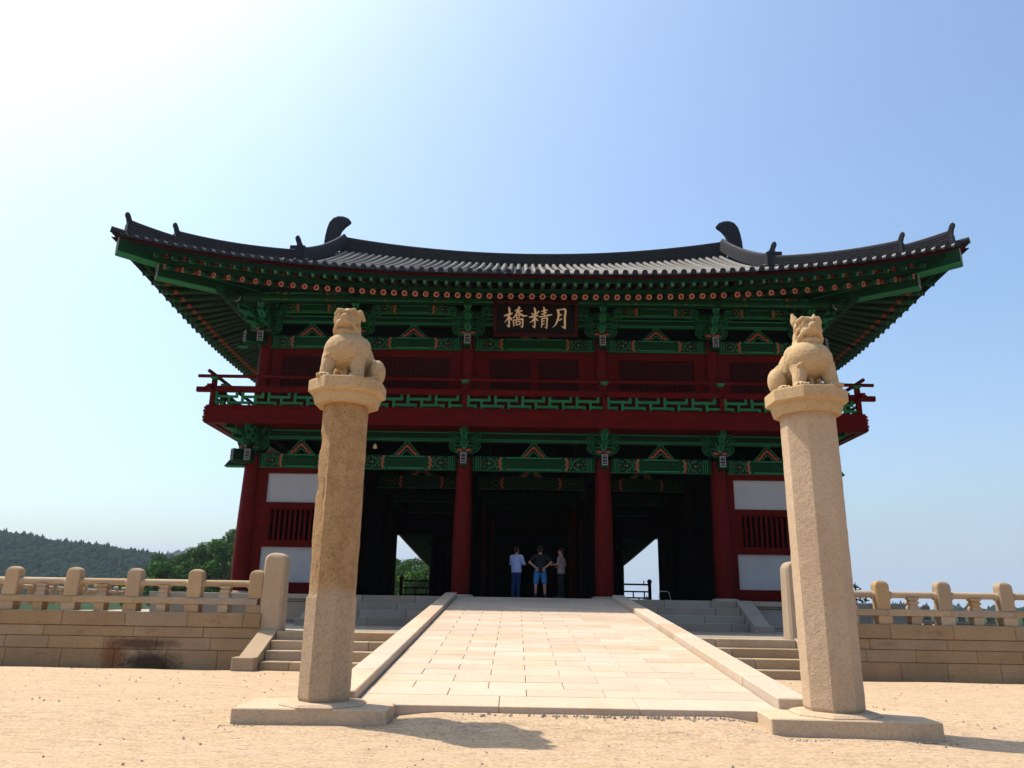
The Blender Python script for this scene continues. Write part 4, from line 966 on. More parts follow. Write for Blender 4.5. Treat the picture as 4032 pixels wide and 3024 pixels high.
# pan tile lips between the cover tiles
b = MB(); x = RXC-.325*43+.1625
while x < RXC+14.0:
    y0 = yedge(x); z = zfront(x, y0); pr = [(x-.13, y0-.03, z+.03), (x-.07, y0-.03, z-.03), (x, y0-.035, z-.055), (x+.07, y0-.03, z-.03), (x+.13, y0-.03, z+.03)]
    b.loft([pr, [(p[0], p[1]+.5, p[2]+.22+.0) for p in pr]], 'tiledark', close=False, caps=False); b.loft([pr, [(p[0], p[1], p[2]-.045) for p in pr]], 'tiledark', close=False, caps=False)
    x += .325
tag(gb(b, 'pan_tiles'), kind='stuff')
# eave boards following the curve
def eave_strip(name, dy, z0, z1, th, mat, xm=13.9, fx=lambda x: 0):
    b = MB(); n = 80; rings = []
    for i in range(n+1):
        x = RXC-xm+2*xm*i/n; y = yedge(x)+dy; z = Rf(x)+12.42; rings.append([(x, y, z+z0), (x, y+th, z+z0+th*.3), (x, y+th, z+z1+th*.3), (x, y, z+z1)])
    b.loft(rings, mat); gb(b, name)
    for s in (-1, 1):
        b = MB(); rings = []
        for i in range(51):
            y = RYC-9.3+18.6*i/50; X = RXC+s*(xedge(y)-dy); z = Rs(y)+12.42; rings.append([(X, y, z+z0), (X-s*th, y, z+z0+th*.3), (X-s*th, y, z+z1+th*.3), (X, y, z+z1)])
        b.loft(rings, mat); gb(b, name)
eave_strip('fascia_board', .05, -.155, -.085, .14, 'red', 14.2); eave_strip('eave_board', .06, -.335, -.160, .12, 'dgreen', 14.0); eave_strip('flying_rafter_board', .52, -.52, -.36, .10, 'green', 13.2)
# ends list for fan rafters
ends = [0.0+.36*(i+.5) for i in range(18)]; ends += [6.76, 7.12, 7.5, 7.9, 8.3, 8.7, 9.12, 9.57, 10.03, 10.5, 11.0, 11.5, 12.08, 12.69]
def round_rafter_mesh(L):
    b = MB(); n = 10; r = .085
    b.loft([[(0+.0, r*math.cos(2*math.pi*k/n), r*math.sin(2*math.pi*k/n)) for k in range(n)], [(L, r*math.cos(2*math.pi*k/n), r*math.sin(2*math.pi*k/n)) for k in range(n)]], 'rafter', smooth=True, caps=False)
    for r_, m, xx in ((.093, 'pink', -.004), (.070, 'rosred', -.008)): b.add([(xx, r_*math.cos(2*math.pi*k/12), r_*math.sin(2*math.pi*k/12)) for k in range(12)], [tuple(range(12))], m)
    for k in range(6): a = k*math.pi/3; b.add([(-.012, .03*math.cos(a)+.017*math.cos(t), .03*math.sin(a)+.017*math.sin(t)) for t in [j*math.pi/3 for j in range(6)]], [tuple(range(6))], 'black')
    b.add([(-.012, .010*math.cos(t), .010*math.sin(t)) for t in [j*math.pi/3 for j in range(6)]], [tuple(range(6))], 'orange')
    return b.mesh('rafter')
rfm = round_rafter_mesh(4.6)
b = MB(); b.box(0, 1.75, -.055, .055, -.065, .065, 'rafter'); b.box(-.006, 0, -.055, .055, -.065, .065, 'lgreen'); b.box(-.010, -.006, -.038, .038, -.045, .045, 'green'); b.box(-.013, -.010, -.012, .012, -.012, .012, 'gold'); flm = b.mesh('flying_rafter')
def place_along(me, name, p, q_):
    d = (Vector(q_)-Vector(p)).normalized(); X = d; Y = Vector((0, 0, 1)).cross(X).normalized(); Z = X.cross(Y)
    m = Matrix((X, Y, Z)).transposed().to_4x4(); m.translation = Vector(p)-GOFF
    o = bpy.data.objects.new(name, me); link(o, gate); o.matrix_local = m; return o
for s in (-1, 1):
    for e in ends:
        xe = RXC+s*e; k = (max(0, e-6.6)/6.1); xi = RXC+s*(e if e < 6.6 else 6.6+(e-6.6)*.42); yi = 28.3
        ye = yedge(xe)+.46; ze = 11.76+Rf(xe)*.985; zi = 13.42
        place_along(rfm, 'rafter', (xe, ye, ze), (xi, yi, zi))
        d = (Vector((xi, yi, 0))-Vector((xe, ye, 0))).normalized(); f0 = Vector((xe, ye, 0))-d*.40
        place_along(flm, 'flying_rafter', (f0.x, f0.y, ze+.275), (f0.x+d.x*1.7, f0.y+d.y*1.7, ze+.275+.50))
    # side eaves
    sl_ = [RYC+t for t in [.36*(i+.5)*q_ for q_ in (-1, 1) for i in range(10)]]+[RYC-t for t in (3.95, 4.35, 4.75, 5.15, 5.6, 6.05, 6.5, 7.0, 7.5, 8.05)]+[RYC+t for t in (3.95, 4.35, 4.75, 5.15, 5.6, 6.05, 6.5, 7.0, 7.5, 8.05)]
    for y in sl_:
        v_ = abs(y-RYC); sg = 1 if y > RYC else -1; yi = y if v_ < 3.8 else RYC+sg*(3.8+(v_-3.8)*.40)
        X = RXC+s*(xedge(y)-.50); z = 11.76+Rs(y)*.985; xi = RXC+s*8.9
        place_along(rfm, 'rafter', (X, y, z), (xi, yi, 13.5)); d = (Vector((xi, yi, 0))-Vector((X, y, 0))).normalized(); f0 = Vector((X, y, 0))-d*.42
        place_along(flm, 'flying_rafter', (f0.x, f0.y, z+.275), (f0.x+d.x*1.7, f0.y+d.y*1.7, z+.275+.50))
    # hip beams at the corner (lower and upper), pale scrolled ends
    cx_, cy_ = GX+s*9.8, 26.5
    def hip(t0, t1, z0, z1, w, h, nm):
        P0 = Vector((cx_+s*4.3*t0, cy_-3.05*t0, z0)); P1 = Vector((cx_+s*4.3*t1, cy_-3.05*t1, z1)); d = (P1-P0).normalized(); n_ = Vector((-d.y, d.x, 0)).normalized(); b = MB(); rings = []
        for i in range(7):
            t = i/6; p = P0.lerp(P1, t); p.z = z0+(z1-z0)*t**1.5; rings.append([p-n_*w/2, p+n_*w/2, p+n_*w/2+Vector((0, 0, h)), p-n_*w/2+Vector((0, 0, h))])
        b.loft(rings, 'green'); b.loft([[r[0]+Vector((0, 0, -.03)), r[1]+Vector((0, 0, -.03)), r[1], r[0]] for r in rings], 'lgreen')
        e = rings[-1]; b.loft([[p+d*.004 for p in e], [p+d*.02 for p in e]], 'white')
        c0 = (e[0]+e[1]+e[2]+e[3])/4+d*.022; vv = (e[3]-e[0])*.42; uu = (e[1]-e[0])*.36
        b.add([c0-uu-vv, c0+uu-vv, c0+uu+vv, c0-uu+vv], [(0, 1, 2, 3)], 'black')
        for k in range(4):
            cc = c0+d*.006+vv*(-.75+.5*k); b.add([cc-uu*.6, cc-vv*.16, cc+uu*.6, cc+vv*.16], [(0, 1, 2, 3)], 'white')
        gb(b, nm)
    hip(-.35, .75, 12.35, 12.30, .42, .44, 'hip_rafter'); hip(.1, 1.0, 12.62, 12.86, .46, .46, 'hip_rafter')
    # carved round block face at the corner bracket
    b = MB(); b.lathe([(0, 0), (.17, 0), (.21, .03), (.21, .2), (0, .2)], 0, 0, 'dgreen', 14, False); b.lathe([(0, -.004), (.15, -.004), (.15, 0)], 0, 0, 'white', 12, False); b.lathe([(0, -.008), (.11, -.008), (.11, -.004)], 0, 0, 'dgreen', 10, False)
    b.v = [(x_, z_, y_) for x_, y_, z_ in b.v]; me = b.mesh('round_boss'); gi(me, 'round_boss', GX+s*10.55, 25.25, 12.03, (0, 0, s*R(30)))
# ridges built of stacked courses
def ridge(name, pts, w, h, courses, mat='tiledark', capr=.085):
    """pts: base points along the ridge; heights can vary with a function"""
    b = MB(); rings = []; P = [Vector(p) for p in pts]
    for i, p in enumerate(P):
        d = (P[min(i+1, len(P)-1)]-P[max(i-1, 0)]).normalized(); n_ = Vector((-d.y, d.x, 0)).normalized(); up = Vector((0, 0, 1)); hh = h(i/(len(P)-1)) if callable(h) else h
        L = []; Rr = []
        for k in range(courses):
            z0, z1 = hh*k/courses, hh*(k+1)/courses; ww = w*(1-.35*k/courses)
            L += [(-ww/2, z0), (-ww/2, z0+(z1-z0)*.70), (-ww/2+.022, z0+(z1-z0)*.72), (-ww/2+.022, z1-.001)]
        Rr = [(-a, z) for a, z in L[::-1]]
        rings.append([p+n_*a+up*z for a, z in L+Rr])
    b.loft(rings, mat)
    for k in range(courses):
        lr = []
        for i, p in enumerate(P):
            d = (P[min(i+1, len(P)-1)]-P[max(i-1, 0)]).normalized(); n_ = Vector((-d.y, d.x, 0)).normalized(); hh = h(i/(len(P)-1)) if callable(h) else h
            z0 = hh*(k+.32)/courses; z1 = hh*(k+.62)/courses; ww = w*(1-.35*k/courses)/2+.012
            lr.append([p-n_*ww+up*z0, p+n_*ww+up*z0, p+n_*ww+up*z1, p-n_*ww+up*z1])
        b.loft(lr, 'ridgelip')
    tp = [p+Vector((0, 0, (h(i/(len(P)-1)) if callable(h) else h)+.02)) for i, p in enumerate(P)]
    b.tube(tp, capr, mat, 10); gb(b, name); return tp
mr = [(RXC-9.1+18.2*i/40, RYC, 16.98+.60*abs(-1+2*i/40)**2.1) for i in range(41)]
ridge('main_ridge', mr, .42, lambda t: .58+.18*abs(2*t-1)**2, 10)
def finial(b, o, dirx, diry, s=1.0):   # upturned tile knob at the end of a ridge
    pr = [(-.06, 0), (-.04, .28), (.06, .38), (.14, .54), (.22, .74), (.30, .86), (.44, .87), (.52, .76), (.50, .60), (.42, .46), (.38, .30), (.34, .16), (.34, 0)]
    hw = .13*s; n_ = Vector((-diry, dirx, 0)).normalized(); O = Vector(o); rings = []
    for t in (-1, -.6, .6, 1):
        k = 1 if abs(t) < 1 else .88; rings.append([O+Vector((dirx, diry, 0))*(px*s*k-.13*s)+Vector((0, 0, pz*s*k))+n_*hw*t for px, pz in pr])
    b.loft(rings, 'tiledark')
for s in (-1, 1):
    # owl-tail ornament
    xr = RXC+s*9.5; b = MB(); pr = [(-.42, -.62), (.34, -.60), (.30, -.1), (.34, .28), (.46, .56), (.66, .80), (.92, .98), (.78, 1.12), (.50, 1.22), (.20, 1.24), (-.08, 1.14), (-.27, .92), (-.37, .60), (-.44, .2), (-.46, -.1)]
    rings = []
    for t, k in ((-.13, .93), (-.10, 1), (.10, 1), (.13, .93)): rings.append([(xr-s*px*k*.86, RYC+t, 18.2+pz*k*1.02) for px, pz in pr])
    b.loft(rings, 'tiledark'); gb(b, 'owl_tail_finial')
    # descending gable ridges (front and back)
    for g in (1, -1):
        pts = [];
        for i in range(17):
            t = i/16; y = RYC-.15-t*4.95; x_ = RXC+s*(8.95+.55*t); z = zfront(x_, y)*1.0+.02+(.28*(1-t)**3); pts.append((x_, RYC+g*(y-RYC), z))
        ridge('gable_ridge', pts, .36, .52, 7); e = pts[-1]; b = MB(); b.box(e[0]-.30, e[0]+.30, e[1]-.13, e[1]+.13, e[2]-.15, e[2]+.66, 'tiledark'); finial(b, (e[0]-s*.08, e[1], e[2]+.56), s*.8, -g*.5, .62); gb(b, 'ridge_finial')
        # hip ridge in two steps
        pts = []
        for i in range(25):
            t = i/24; x_ = RXC+s*(9.45+4.55*t); y = yedge(x_)+4.5*(14.38-(9.45+4.55*t))/(14.38-9.35); z = zfront(x_, y)+.03; pts.append((x_, RYC+g*(y-RYC), z))
        ridge('hip_ridge', pts[:19], .34, lambda t: .42+.16*t, 7); ridge('hip_ridge', pts[17:], .32, lambda t: .34+.16*t, 5)
        for j, hh, sc in ((18, .56, .50), (24, .44, .52)):
            e = Vector(pts[j]); d = (e-Vector(pts[j-2])); d.z = 0; d.normalize(); b = MB(); finial(b, (e.x, e.y, e.z+hh-.05), d.x, d.y, sc)
            n_ = Vector((-d.y, d.x, 0)); b.loft([[e-n_*.2+Vector((0, 0, -.1)), e+n_*.2+Vector((0, 0, -.1)), e+n_*.2+d*.12+Vector((0, 0, -.1)), e-n_*.2+d*.12+Vector((0, 0, -.1))], [e-n_*.17+Vector((0, 0, hh)), e+n_*.17+Vector((0, 0, hh)), e+n_*.17+d*.10+Vector((0, 0, hh)), e-n_*.17+d*.10+Vector((0, 0, hh))]], 'tiledark'); gb(b, 'ridge_finial')
        # corner tile cluster
        e = Vector(pts[-1]); b = MB(); d = Vector((s*.82, -g*.57, 0)); b.tube([e-d*.2+Vector((0, 0, .02)), e+d*.55+Vector((0, 0, .10))], [.13, .11], 'tiledark', 10); gb(b, 'corner_tile')

# ------------------------------------------------------------------ name board
sg = empty('sign_board', (.57, 25.30, 10.72)); sg.rotation_euler = (R(13), 0, 0)
tag(sg, 'black name board with three gilt brush characters hanging under the eave', 'sign')
W_, H_ = 2.96, 1.30
b = MB(); b.box(-W_/2+.14, W_/2-.14, -.03, .05, .12, H_-.12, 'signwood'); b.build('board', sg)
for (x0, x1, z0, z1) in ((-W_/2, W_/2, 0, .14), (-W_/2, W_/2, H_-.14, H_), (-W_/2, -W_/2+.14, .141, H_-.141), (W_/2-.14, W_/2, .141, H_-.141)):
    b = MB(); b.cbox(x0, x1, -.14, .06, z0, z1, 'signred', .03); b.build('frame_rail', sg)
def S(px, py): return ((px-1131)/1885*W_, (960-py)/785*H_)
ST = {'character_bridge': [
 [(525, 330, 12), (545, 375, 42), (550, 450, 38), (543, 560, 36), (545, 700, 38), (545, 768, 14)], [(545, 755, 30), (520, 735, 26), (488, 712, 5)],
 [(428, 520, 22), (480, 508, 38), (560, 485, 34), (618, 462, 30)], [(538, 525, 34), (505, 590, 30), (440, 667, 5)], [(562, 545, 14), (585, 580, 38), (604, 612, 18)],
 [(745, 318, 14), (768, 355, 44), (720, 388, 32), (660, 415, 10)], [(690, 428, 18), (765, 425, 30), (835, 402, 28)], [(745, 390, 34), (712, 460, 34), (660, 540, 26), (612, 580, 6)], [(735, 430, 26), (790, 478, 40), (860, 515, 38), (948, 515, 10)],
 [(705, 500, 22), (712, 575, 26)], [(705, 508, 20), (770, 500, 20), (765, 558, 24)], [(708, 565, 20), (765, 562, 20)],
 [(636, 612, 30), (645, 680, 28), (652, 742, 22)], [(640, 612, 26), (740, 600, 28), (850, 580, 32)], [(848, 580, 34), (845, 680, 30), (842, 768, 20)], [(848, 760, 26), (815, 748, 18), (792, 732, 5)],
 [(695, 645, 22), (708, 718, 24)], [(690, 650, 20), (785, 638, 22), (780, 700, 24)], [(712, 714, 20), (785, 694, 20)]],
 'character_spirit': [
 [(1088, 335, 12), (1115, 385, 44), (1122, 480, 38), (1112, 600, 34), (1115, 700, 34), (1115, 772, 14)], [(1115, 758, 28), (1090, 745, 24), (1055, 722, 5)],
 [(985, 545, 20), (1040, 535, 34), (1120, 522, 32), (1185, 502, 30)], [(1045, 452, 14), (1068, 480, 32), (1092, 502, 16)], [(1205, 410, 22), (1175, 445, 30), (1135, 485, 8)], [(1108, 560, 32), (1065, 620, 28), (995, 662, 5)], [(1130, 562, 14), (1160, 592, 34), (1185, 622, 18)],
 [(1298, 325, 16), (1322, 365, 42), (1325, 450, 34), (1322, 525, 26)], [(1252, 415, 16), (1320, 405, 28), (1395, 385, 26)], [(1255, 482, 14), (1310, 460, 26), (1375, 435, 24)], [(1205, 535, 22), (1320, 520, 28), (1430, 492, 34), (1497, 485, 18)],
 [(1268, 572, 30), (1275, 660, 26), (1262, 755, 24)], [(1265, 575, 24), (1335, 562, 26), (1400, 556, 30)], [(1395, 560, 32), (1383, 660, 30), (1382, 778, 20)], [(1385, 768, 28), (1360, 758, 18), (1332, 740, 5)], [(1285, 628, 16), (1335, 612, 20)], [(1285, 695, 16), (1330, 672, 20)]],
 'character_moon': [
 [(1600, 378, 26), (1635, 420, 46), (1638, 520, 40), (1610, 620, 38), (1570, 700, 26), (1508, 757, 5)], [(1600, 384, 24), (1690, 372, 26), (1775, 358, 34)], [(1780, 360, 40), (1795, 420, 48), (1780, 540, 42), (1784, 680, 44), (1788, 782, 26)], [(1795, 768, 36), (1755, 748, 28), (1703, 724, 5)], [(1645, 505, 18), (1690, 485, 28), (1715, 470, 22)], [(1640, 605, 16), (1690, 585, 28), (1718, 562, 22)]]}
for nm, strokes in ST.items():
    b = MB()
    for st in strokes:
        pts = []; ws = []
        for i in range(len(st)-1):
            for k in range(4):
                t = k/4; p0 = st[max(i-1, 0)]; p1 = st[i]; p2 = st[i+1]; p3 = st[min(i+2, len(st)-1)]
                def cr(a, b_, c, d): return .5*((2*b_)+(-a+c)*t+(2*a-5*b_+4*c-d)*t*t+(-a+3*b_-3*c+d)*t**3)
                pts.append(S(cr(p0[0], p1[0], p2[0], p3[0]), cr(p0[1], p1[1], p2[1], p3[1]))); ws.append(max(3, cr(p0[2], p1[2], p2[2], p3[2]))*W_/1885)
        pts.append(S(st[-1][0], st[-1][1])); ws.append(st[-1][2]*W_/1885); b.ribbon(pts, ws, -.03, 'gold', .022+.0006*len(b.f) % .004)
    b.build(nm, sg)
# ------------------------------------------------------------------ covered bridge behind the gatehouse
brg = empty('covered_bridge', (GX, 40.5, 1.95)); tag(brg, 'dark covered bridge corridor seen through the open bays of the gatehouse', 'bridge')
def bb_(b, name): b.v = [(v[0]-GX, v[1]-40.5, v[2]-1.95) for v in b.v]; return b.build(name, brg)
def ez(y): return 4.22+.98*max(0, min(1, (57-y)/16))**1.15
b = MB(); b.lathe([(.24, 0), (.25, 1.5), (.22, 3.2)], 0, 0, 'interior', 12); cm = b.mesh('column')
for s in (-1, 1):
    for k in range(8): inst(cm, 'column', brg, (s*4.82, .6+k*4.2, 0))
    b = MB(); rings = []
    ys = [40.6+i*1.0 for i in range(41)]
    for y in ys: z = ez(y); rings.append([(GX+s*6.72, y, z), (GX+s*6.72, y, z+.16), (GX, y, z+3.3), (GX, y, z+3.1)])
    b.loft(rings, 'interior'); bb_(b, 'roof_slope')
    b = MB()
    for y in [40.7+.36*i for i in range(105)]: z = ez(y); b.tube([(GX+s*6.60, y, z-.08), (GX+s*4.6, y, z+.62)], .07, 'igreen', 6)
    tag(bb_(b, 'rafters'), kind='stuff')
    b = MB(); b.box(min(GX+s*6.71, GX+s*6.77), max(GX+s*6.71, GX+s*6.77), 40.6, 40.7, 5.1, 5.3, 'red'); rings = [[(GX+s*6.73, y, ez(y)-.02), (GX+s*6.79, y, ez(y)-.02), (GX+s*6.79, y, ez(y)+.12), (GX+s*6.73, y, ez(y)+.12)] for y in ys]; b.loft(rings, 'red'); bb_(b, 'fascia_board')
    b = MB(); b.box(GX+s*4.85-.04, GX+s*4.85+.04, 40.5, 80, 1.95, 5.3, 'interior'); bb_(b, 'side_wall')
    b = MB(); b.box(min(GX+s*4.7, GX+s*5.1), max(GX+s*4.7, GX+s*5.1), 40.5, 80, 4.5, 4.85, 'igreen'); bb_(b, 'eave_beam')
b = MB(); b.box(GX-4.8, GX+4.8, 58, 58.1, 1.95, 7.4, 'interior'); bb_(b, 'dark_end_sheet')  # dark sheet added to block the bright far end of the corridor
b = MB(); b.box(GX-4.8, GX+4.8, 40.52, 40.6, 5.25, 8.1, 'interior'); bb_(b, 'gable_board')
b = MB(); b.box(GX-5.2, GX+5.2, 41.6, 80, 1.5, 1.95, 'interior'); bb_(b, 'deck')
def rear_rail(label, x0, x1):
    t = empty('wooden_railing', (x0, 42.0, 1.95)); tag(t, label, 'railing', 'wooden railings at the rear of the gatehouse'); L = x1-x0
    pm = MB(); pm.lathe([(.09, 0), (.09, .98), (.13, 1.0), (.12, 1.1), (.06, 1.18)], 0, 0, 'interior', 8); pm = pm.mesh('post')
    for x in (0, L): inst(pm, 'post', t, (x, 0, 0))
    km = MB(); km.lathe([(.03, 0), (.02, .05), (.045, .09), (.02, .15)], 0, 0, 'interior', 8); km = km.mesh('knob')
    for x in (.3, L-.3): inst(km, 'knob', t, (x, 0, .95))
    for z0, z1 in ((.86, .95), (.50, .58), (.18, .26)): b = MB(); b.box(0, L, -.04, .04, z0, z1, 'interior'); b.build('rail', t)
    for k in range(1, 6): b = MB(); b.box(L*k/6-.03, L*k/6+.03, -.03, .03, .26 if k % 2 else .0, .50 if k % 2 else .18, 'interior'); b.build('lattice_bar', t)
rear_rail('dark wooden railing in the left open bay, trees behind it', -6.05, -4.45)
rear_rail('dark wooden railing in the right open bay against the sky', 5.35, 7.1)
# bent tube stand inside the right bay
t = MB(); t.tube([(0, 0, 0), (.02, 0, .24), (.06, 0, .28), (.30, 0, .28), (.34, 0, .24), (.40, 0, 0)], .010, 'steel', 8); o = t.build('tube_stand', None, (4.85, 26.9, FZ+.014)); tag(o, 'low bent steel tube stand on the gatehouse floor in the right open bay', 'stand')
t = MB(); t.lathe([(.05, 0), (.075, .03), (.06, .11), (.02, .15), (.005, .2)], 0, 0, 'gold', 10); o = t.build('hanging_bell', None, (-5.0, 26.5, 6.92)); tag(o, 'tiny ochre bell hanging in the dark gap above the left painted beam', 'bell')

# ------------------------------------------------------------------ people
def hand(bm, w, d, n, r=.011, curl=.3):     # palm and five fingers from wrist w along d, n = side the thumb leaves
    w, d, n = Vector(w), Vector(d).normalized(), Vector(n).normalized(); up = d.cross(n).normalized()
    cap(bm, w, .026, w+d*.03, .034, 8); ell(bm, tuple(w+d*.055), (.036, .036, .024), sub=2)
    for k, l in enumerate((.070, .082, .076, .058)):
        b0 = w+d*.075+n*(.030-.020*k); m_ = b0+d*l*.55+up*.004; cap(bm, b0, r, m_, r*.9, 6); cap(bm, m_, r*.9, m_+d*l*.45-up*l*curl*.5, r*.8, 6)
    b0 = w+d*.03+n*.03; m_ = b0+(n*.7+d*.7).normalized()*.04; cap(bm, b0, r*1.15, m_, r, 6); cap(bm, m_, r, m_+(n*.3+d).normalized()*.03, r*.8, 6)
def person(label, x, y, rz, H, hips_w, spec):
    k = H/1.75; t = empty('person', (x, y, FZ+.014), rz); tag(t, label, 'person')
    # local: faces +y (away from camera at rz=0)
    hipz, kz, az, shz, nz = .93*k, .50*k, .08*k, 1.43*k, 1.49*k
    L = spec['legs']; A = spec['arms']
    def body(bm):
        ell(bm, (0, .0, 1.63*k), (.078, .095, .118)); ell(bm, (0, .095, 1.615*k), (.016, .022, .026), sub=2); ell(bm, (0, .06, 1.545*k), (.05, .045, .035), sub=2)
        for s in (-1, 1): ell(bm, (s*.08, 0, 1.62*k), (.014, .026, .034), sub=2); ell(bm, (s*.034, .085, 1.645*k), (.014, .012, .011), sub=2)
        cap(bm, (0, -.01, 1.42*k), .062, (0, .0, 1.56*k), .055)
        ell(bm, (0, 0, 1.28*k), (.17, .105, .19)); ell(bm, (0, 0, 1.05*k), (.145, .10, .17)); ell(bm, (0, 0, .93*k), (.155, .11, .12))
        for s, (hx, kx, ax, ay) in zip((-1, 1), L):
            cap(bm, (hx, 0, .90*k), .088, (kx, .02, kz), .058); cap(bm, (kx, .02, kz), .056, (kx*.6+ax*.4, -.02, .34*k), .052); cap(bm, (kx*.6+ax*.4, -.02, .34*k), .052, (ax, ay, az), .036)
            cap(bm, (ax, ay-.03, .045), .035, (ax*1.1, ay+.13, .03), .03)
        for s, (el, wr, hd, th) in zip((-1, 1), A):
            sh = Vector((s*.185, 0, shz-.03)); cap(bm, tuple(sh), .055, el, .042); cap(bm, el, .041, wr, .028); hand(bm, wr, hd, th)
    remeshed('body', body, .009, 'skin', t, smooth=1)
    def hair(bm): ell(bm, (0, -.018, 1.665*k), (.088, .100, .095)); ell(bm, (0, -.05, 1.61*k), (.078, .065, .085))
    remeshed('hair', hair, .011, 'hair', t, smooth=1)
    def shirt(bm):
        ell(bm, (0, 0, 1.29*k), (.195, .125, .20)); cap(bm, (-.12, 0, 1.41*k), .07, (.12, 0, 1.41*k), .07)
        bmesh.ops.create_cone(bm, cap_ends=True, segments=20, radius1=.195, radius2=.18, depth=.50*k, matrix=Matrix.Translation((0, 0, 1.10*k)) @ Matrix.Diagonal((1, .68, 1, 1)))
        for s, (el, wr, hd, th) in zip((-1, 1), A):
            sh = Vector((s*.185, 0, shz-.03)); e = Vector(el); w = Vector(wr)
            if spec['sleeve'] == 'long': cap(bm, tuple(sh), .072, el, .056); cap(bm, el, .056, tuple(e.lerp(w, .93)), .042)
            else: cap(bm, tuple(sh), .074, tuple(sh.lerp(e, .72)), .066)
    remeshed('shirt', shirt, .012, spec['shirt'], t, smooth=2, disp=.006)
    def trousers(bm):
        ell(bm, (0, 0, .93*k), (.172, .125, .12))
        for s, (hx, kx, ax, ay) in zip((-1, 1), L):
            a = Vector((hx, 0, .90*k)); kn = Vector((kx, .02, kz)); an = Vector((ax, ay, az+.02))
            if spec['short']: cap(bm, tuple(a), .108, tuple(a.lerp(kn, .92)), .095)
            else: cap(bm, tuple(a), .100, tuple(kn), .072); mc = ((kx*.6+ax*.4), -.015, .34*k); cap(bm, tuple(kn), .074, mc, .070); cap(bm, mc, .070, tuple(an), .058)
    remeshed('shorts' if spec['short'] else 'trousers', trousers, .012, spec['pants'], t, smooth=2, disp=.006)
    for s, (hx, kx, ax, ay) in zip((-1, 1), L):
        def shoe(bm): cap(bm, (ax, ay-.04, .05), .044, (ax*1.12, ay+.13, .038), .040); cap(bm, (ax, ay-.02, .06), .045, (ax, ay-.01, .11 if spec['short'] else .08), .044)
        remeshed('shoe', shoe, .012, 'shoe', t, smooth=1)
    return t
person('person in pale blue long-sleeved shirt and blue jeans, leftmost of the three', .03, 27.9, R(-25), 1.76, .17, dict(sleeve='long', shirt='shirt_blue', pants='jeans', short=False,
    legs=[(-.09, -.10, -.13, .0), (.09, .08, .07, .02)], arms=[((-.25, .06, 1.16), (-.12, .24, 1.10), (.6, .6, -.1), (0, .3, 1)), ((.27, .05, 1.16), (.22, .26, 1.16), (-.2, 1, .1), (-1, 0, .3))]))
person('person in a black T-shirt and blue shorts with both hands on the lower back', .86, 27.6, R(0), 1.77, .17, dict(sleeve='short', shirt='shirt_black', pants='shorts', short=True,
    legs=[(-.10, -.15, -.16, -.01), (.10, .15, .17, -.01)], arms=[((-.38, -.08, 1.20), (-.17, -.17, 1.03), (.55, -.05, -.8), (.7, 0, .5)), ((.38, -.08, 1.20), (.17, -.17, 1.03), (-.55, -.05, -.8), (-.7, 0, .5))]))
person('person in grey-brown shirt and black trousers gesturing left, rightmost of the three', 1.60, 27.8, R(70), 1.72, .17, dict(sleeve='short', shirt='shirt_grey', pants='trouser_black', short=False,
    legs=[(-.09, -.10, -.11, .03), (.09, .09, .10, -.02)], arms=[((-.23, .04, 1.15), (-.16, .30, 1.13), (.1, 1, .1), (1, 0, .3)), ((.25, -.08, 1.15), (.20, .14, 1.07), (-.3, 1, 0), (-1, 0, .3))]))

# ------------------------------------------------------------------ trees, hills
def tree_meshes(seed, H, Rr, n, leaf, mat, pine=False):
    rr = random.Random(seed); b = MB(); top = H
    b.tube([(0, 0, 0), (.05*H*rr.uniform(-1, 1)*.3, 0, H*.35), (0, .02*H, H*.62), (0, 0, H*.9)], [H*.028, H*.022, H*.013, H*.004], 'bark', 7)
    blobs = []
    for i in range(16 if not pine else 20):
        t = rr.uniform(.30, .97) if not pine else rr.uniform(.35, .98); a = rr.uniform(0, 6.28)
        env = math.sin(min(1, (1.02-t)/.72)*math.pi*.62)**.8; r = Rr*env*rr.uniform(.35, .85); c = Vector((r*math.cos(a), r*math.sin(a), H*t)); br_ = Rr*rr.uniform(.24, .42)*(1 if not pine else .8)
        blobs.append((c, br_)); z0 = H*max(.2, t-.22); b.tube([(0, 0, z0), tuple(Vector((0, 0, z0)).lerp(c, .55)+Vector((0, 0, -.02*H))), tuple(c)], [H*.009, H*.006, H*.002], 'bark', 5, caps=False)
    tm = b.mesh('trunk'); b = MB()
    for i in range(n):
        c, br_ = rr.choice(blobs); d = Vector((rr.gauss(0, 1), rr.gauss(0, 1), rr.gauss(0, 1))).normalized(); p = c+Vector((d.x, d.y, d.z*.62))*br_*rr.uniform(.55, 1.08)
        s = leaf*rr.uniform(.6, 1.3); u = Vector((rr.gauss(0, 1), rr.gauss(0, 1), rr.gauss(0, .5))).normalized(); w = u.cross(d+Vector((rr.gauss(0, .5), rr.gauss(0, .5), rr.gauss(0, .5)))).normalized()
        ww = s*(.62 if not pine else .4); b.add([p-u*s*.5, p+w*ww*.5, p+u*s*.5, p-w*ww*.5], [(0, 1, 2, 3)], mat)
    return tm, b.mesh('crown')
variants = [tree_meshes(1, 10, 3.6, 2600, .42, 'leaf'), tree_meshes(2, 11, 3.2, 2600, .40, 'leaf'), tree_meshes(3, 12, 3.4, 2600, .42, 'leafpine', True), tree_meshes(4, 10, 4.2, 3000, .42, 'leafpine')]
def px2dir(px, py):      # direction through a photo point, used to set out far trees along the real skyline
    d = R2*((px-1106)/1657.8) - U2*((py-829.5)/1657.8) + F; return d
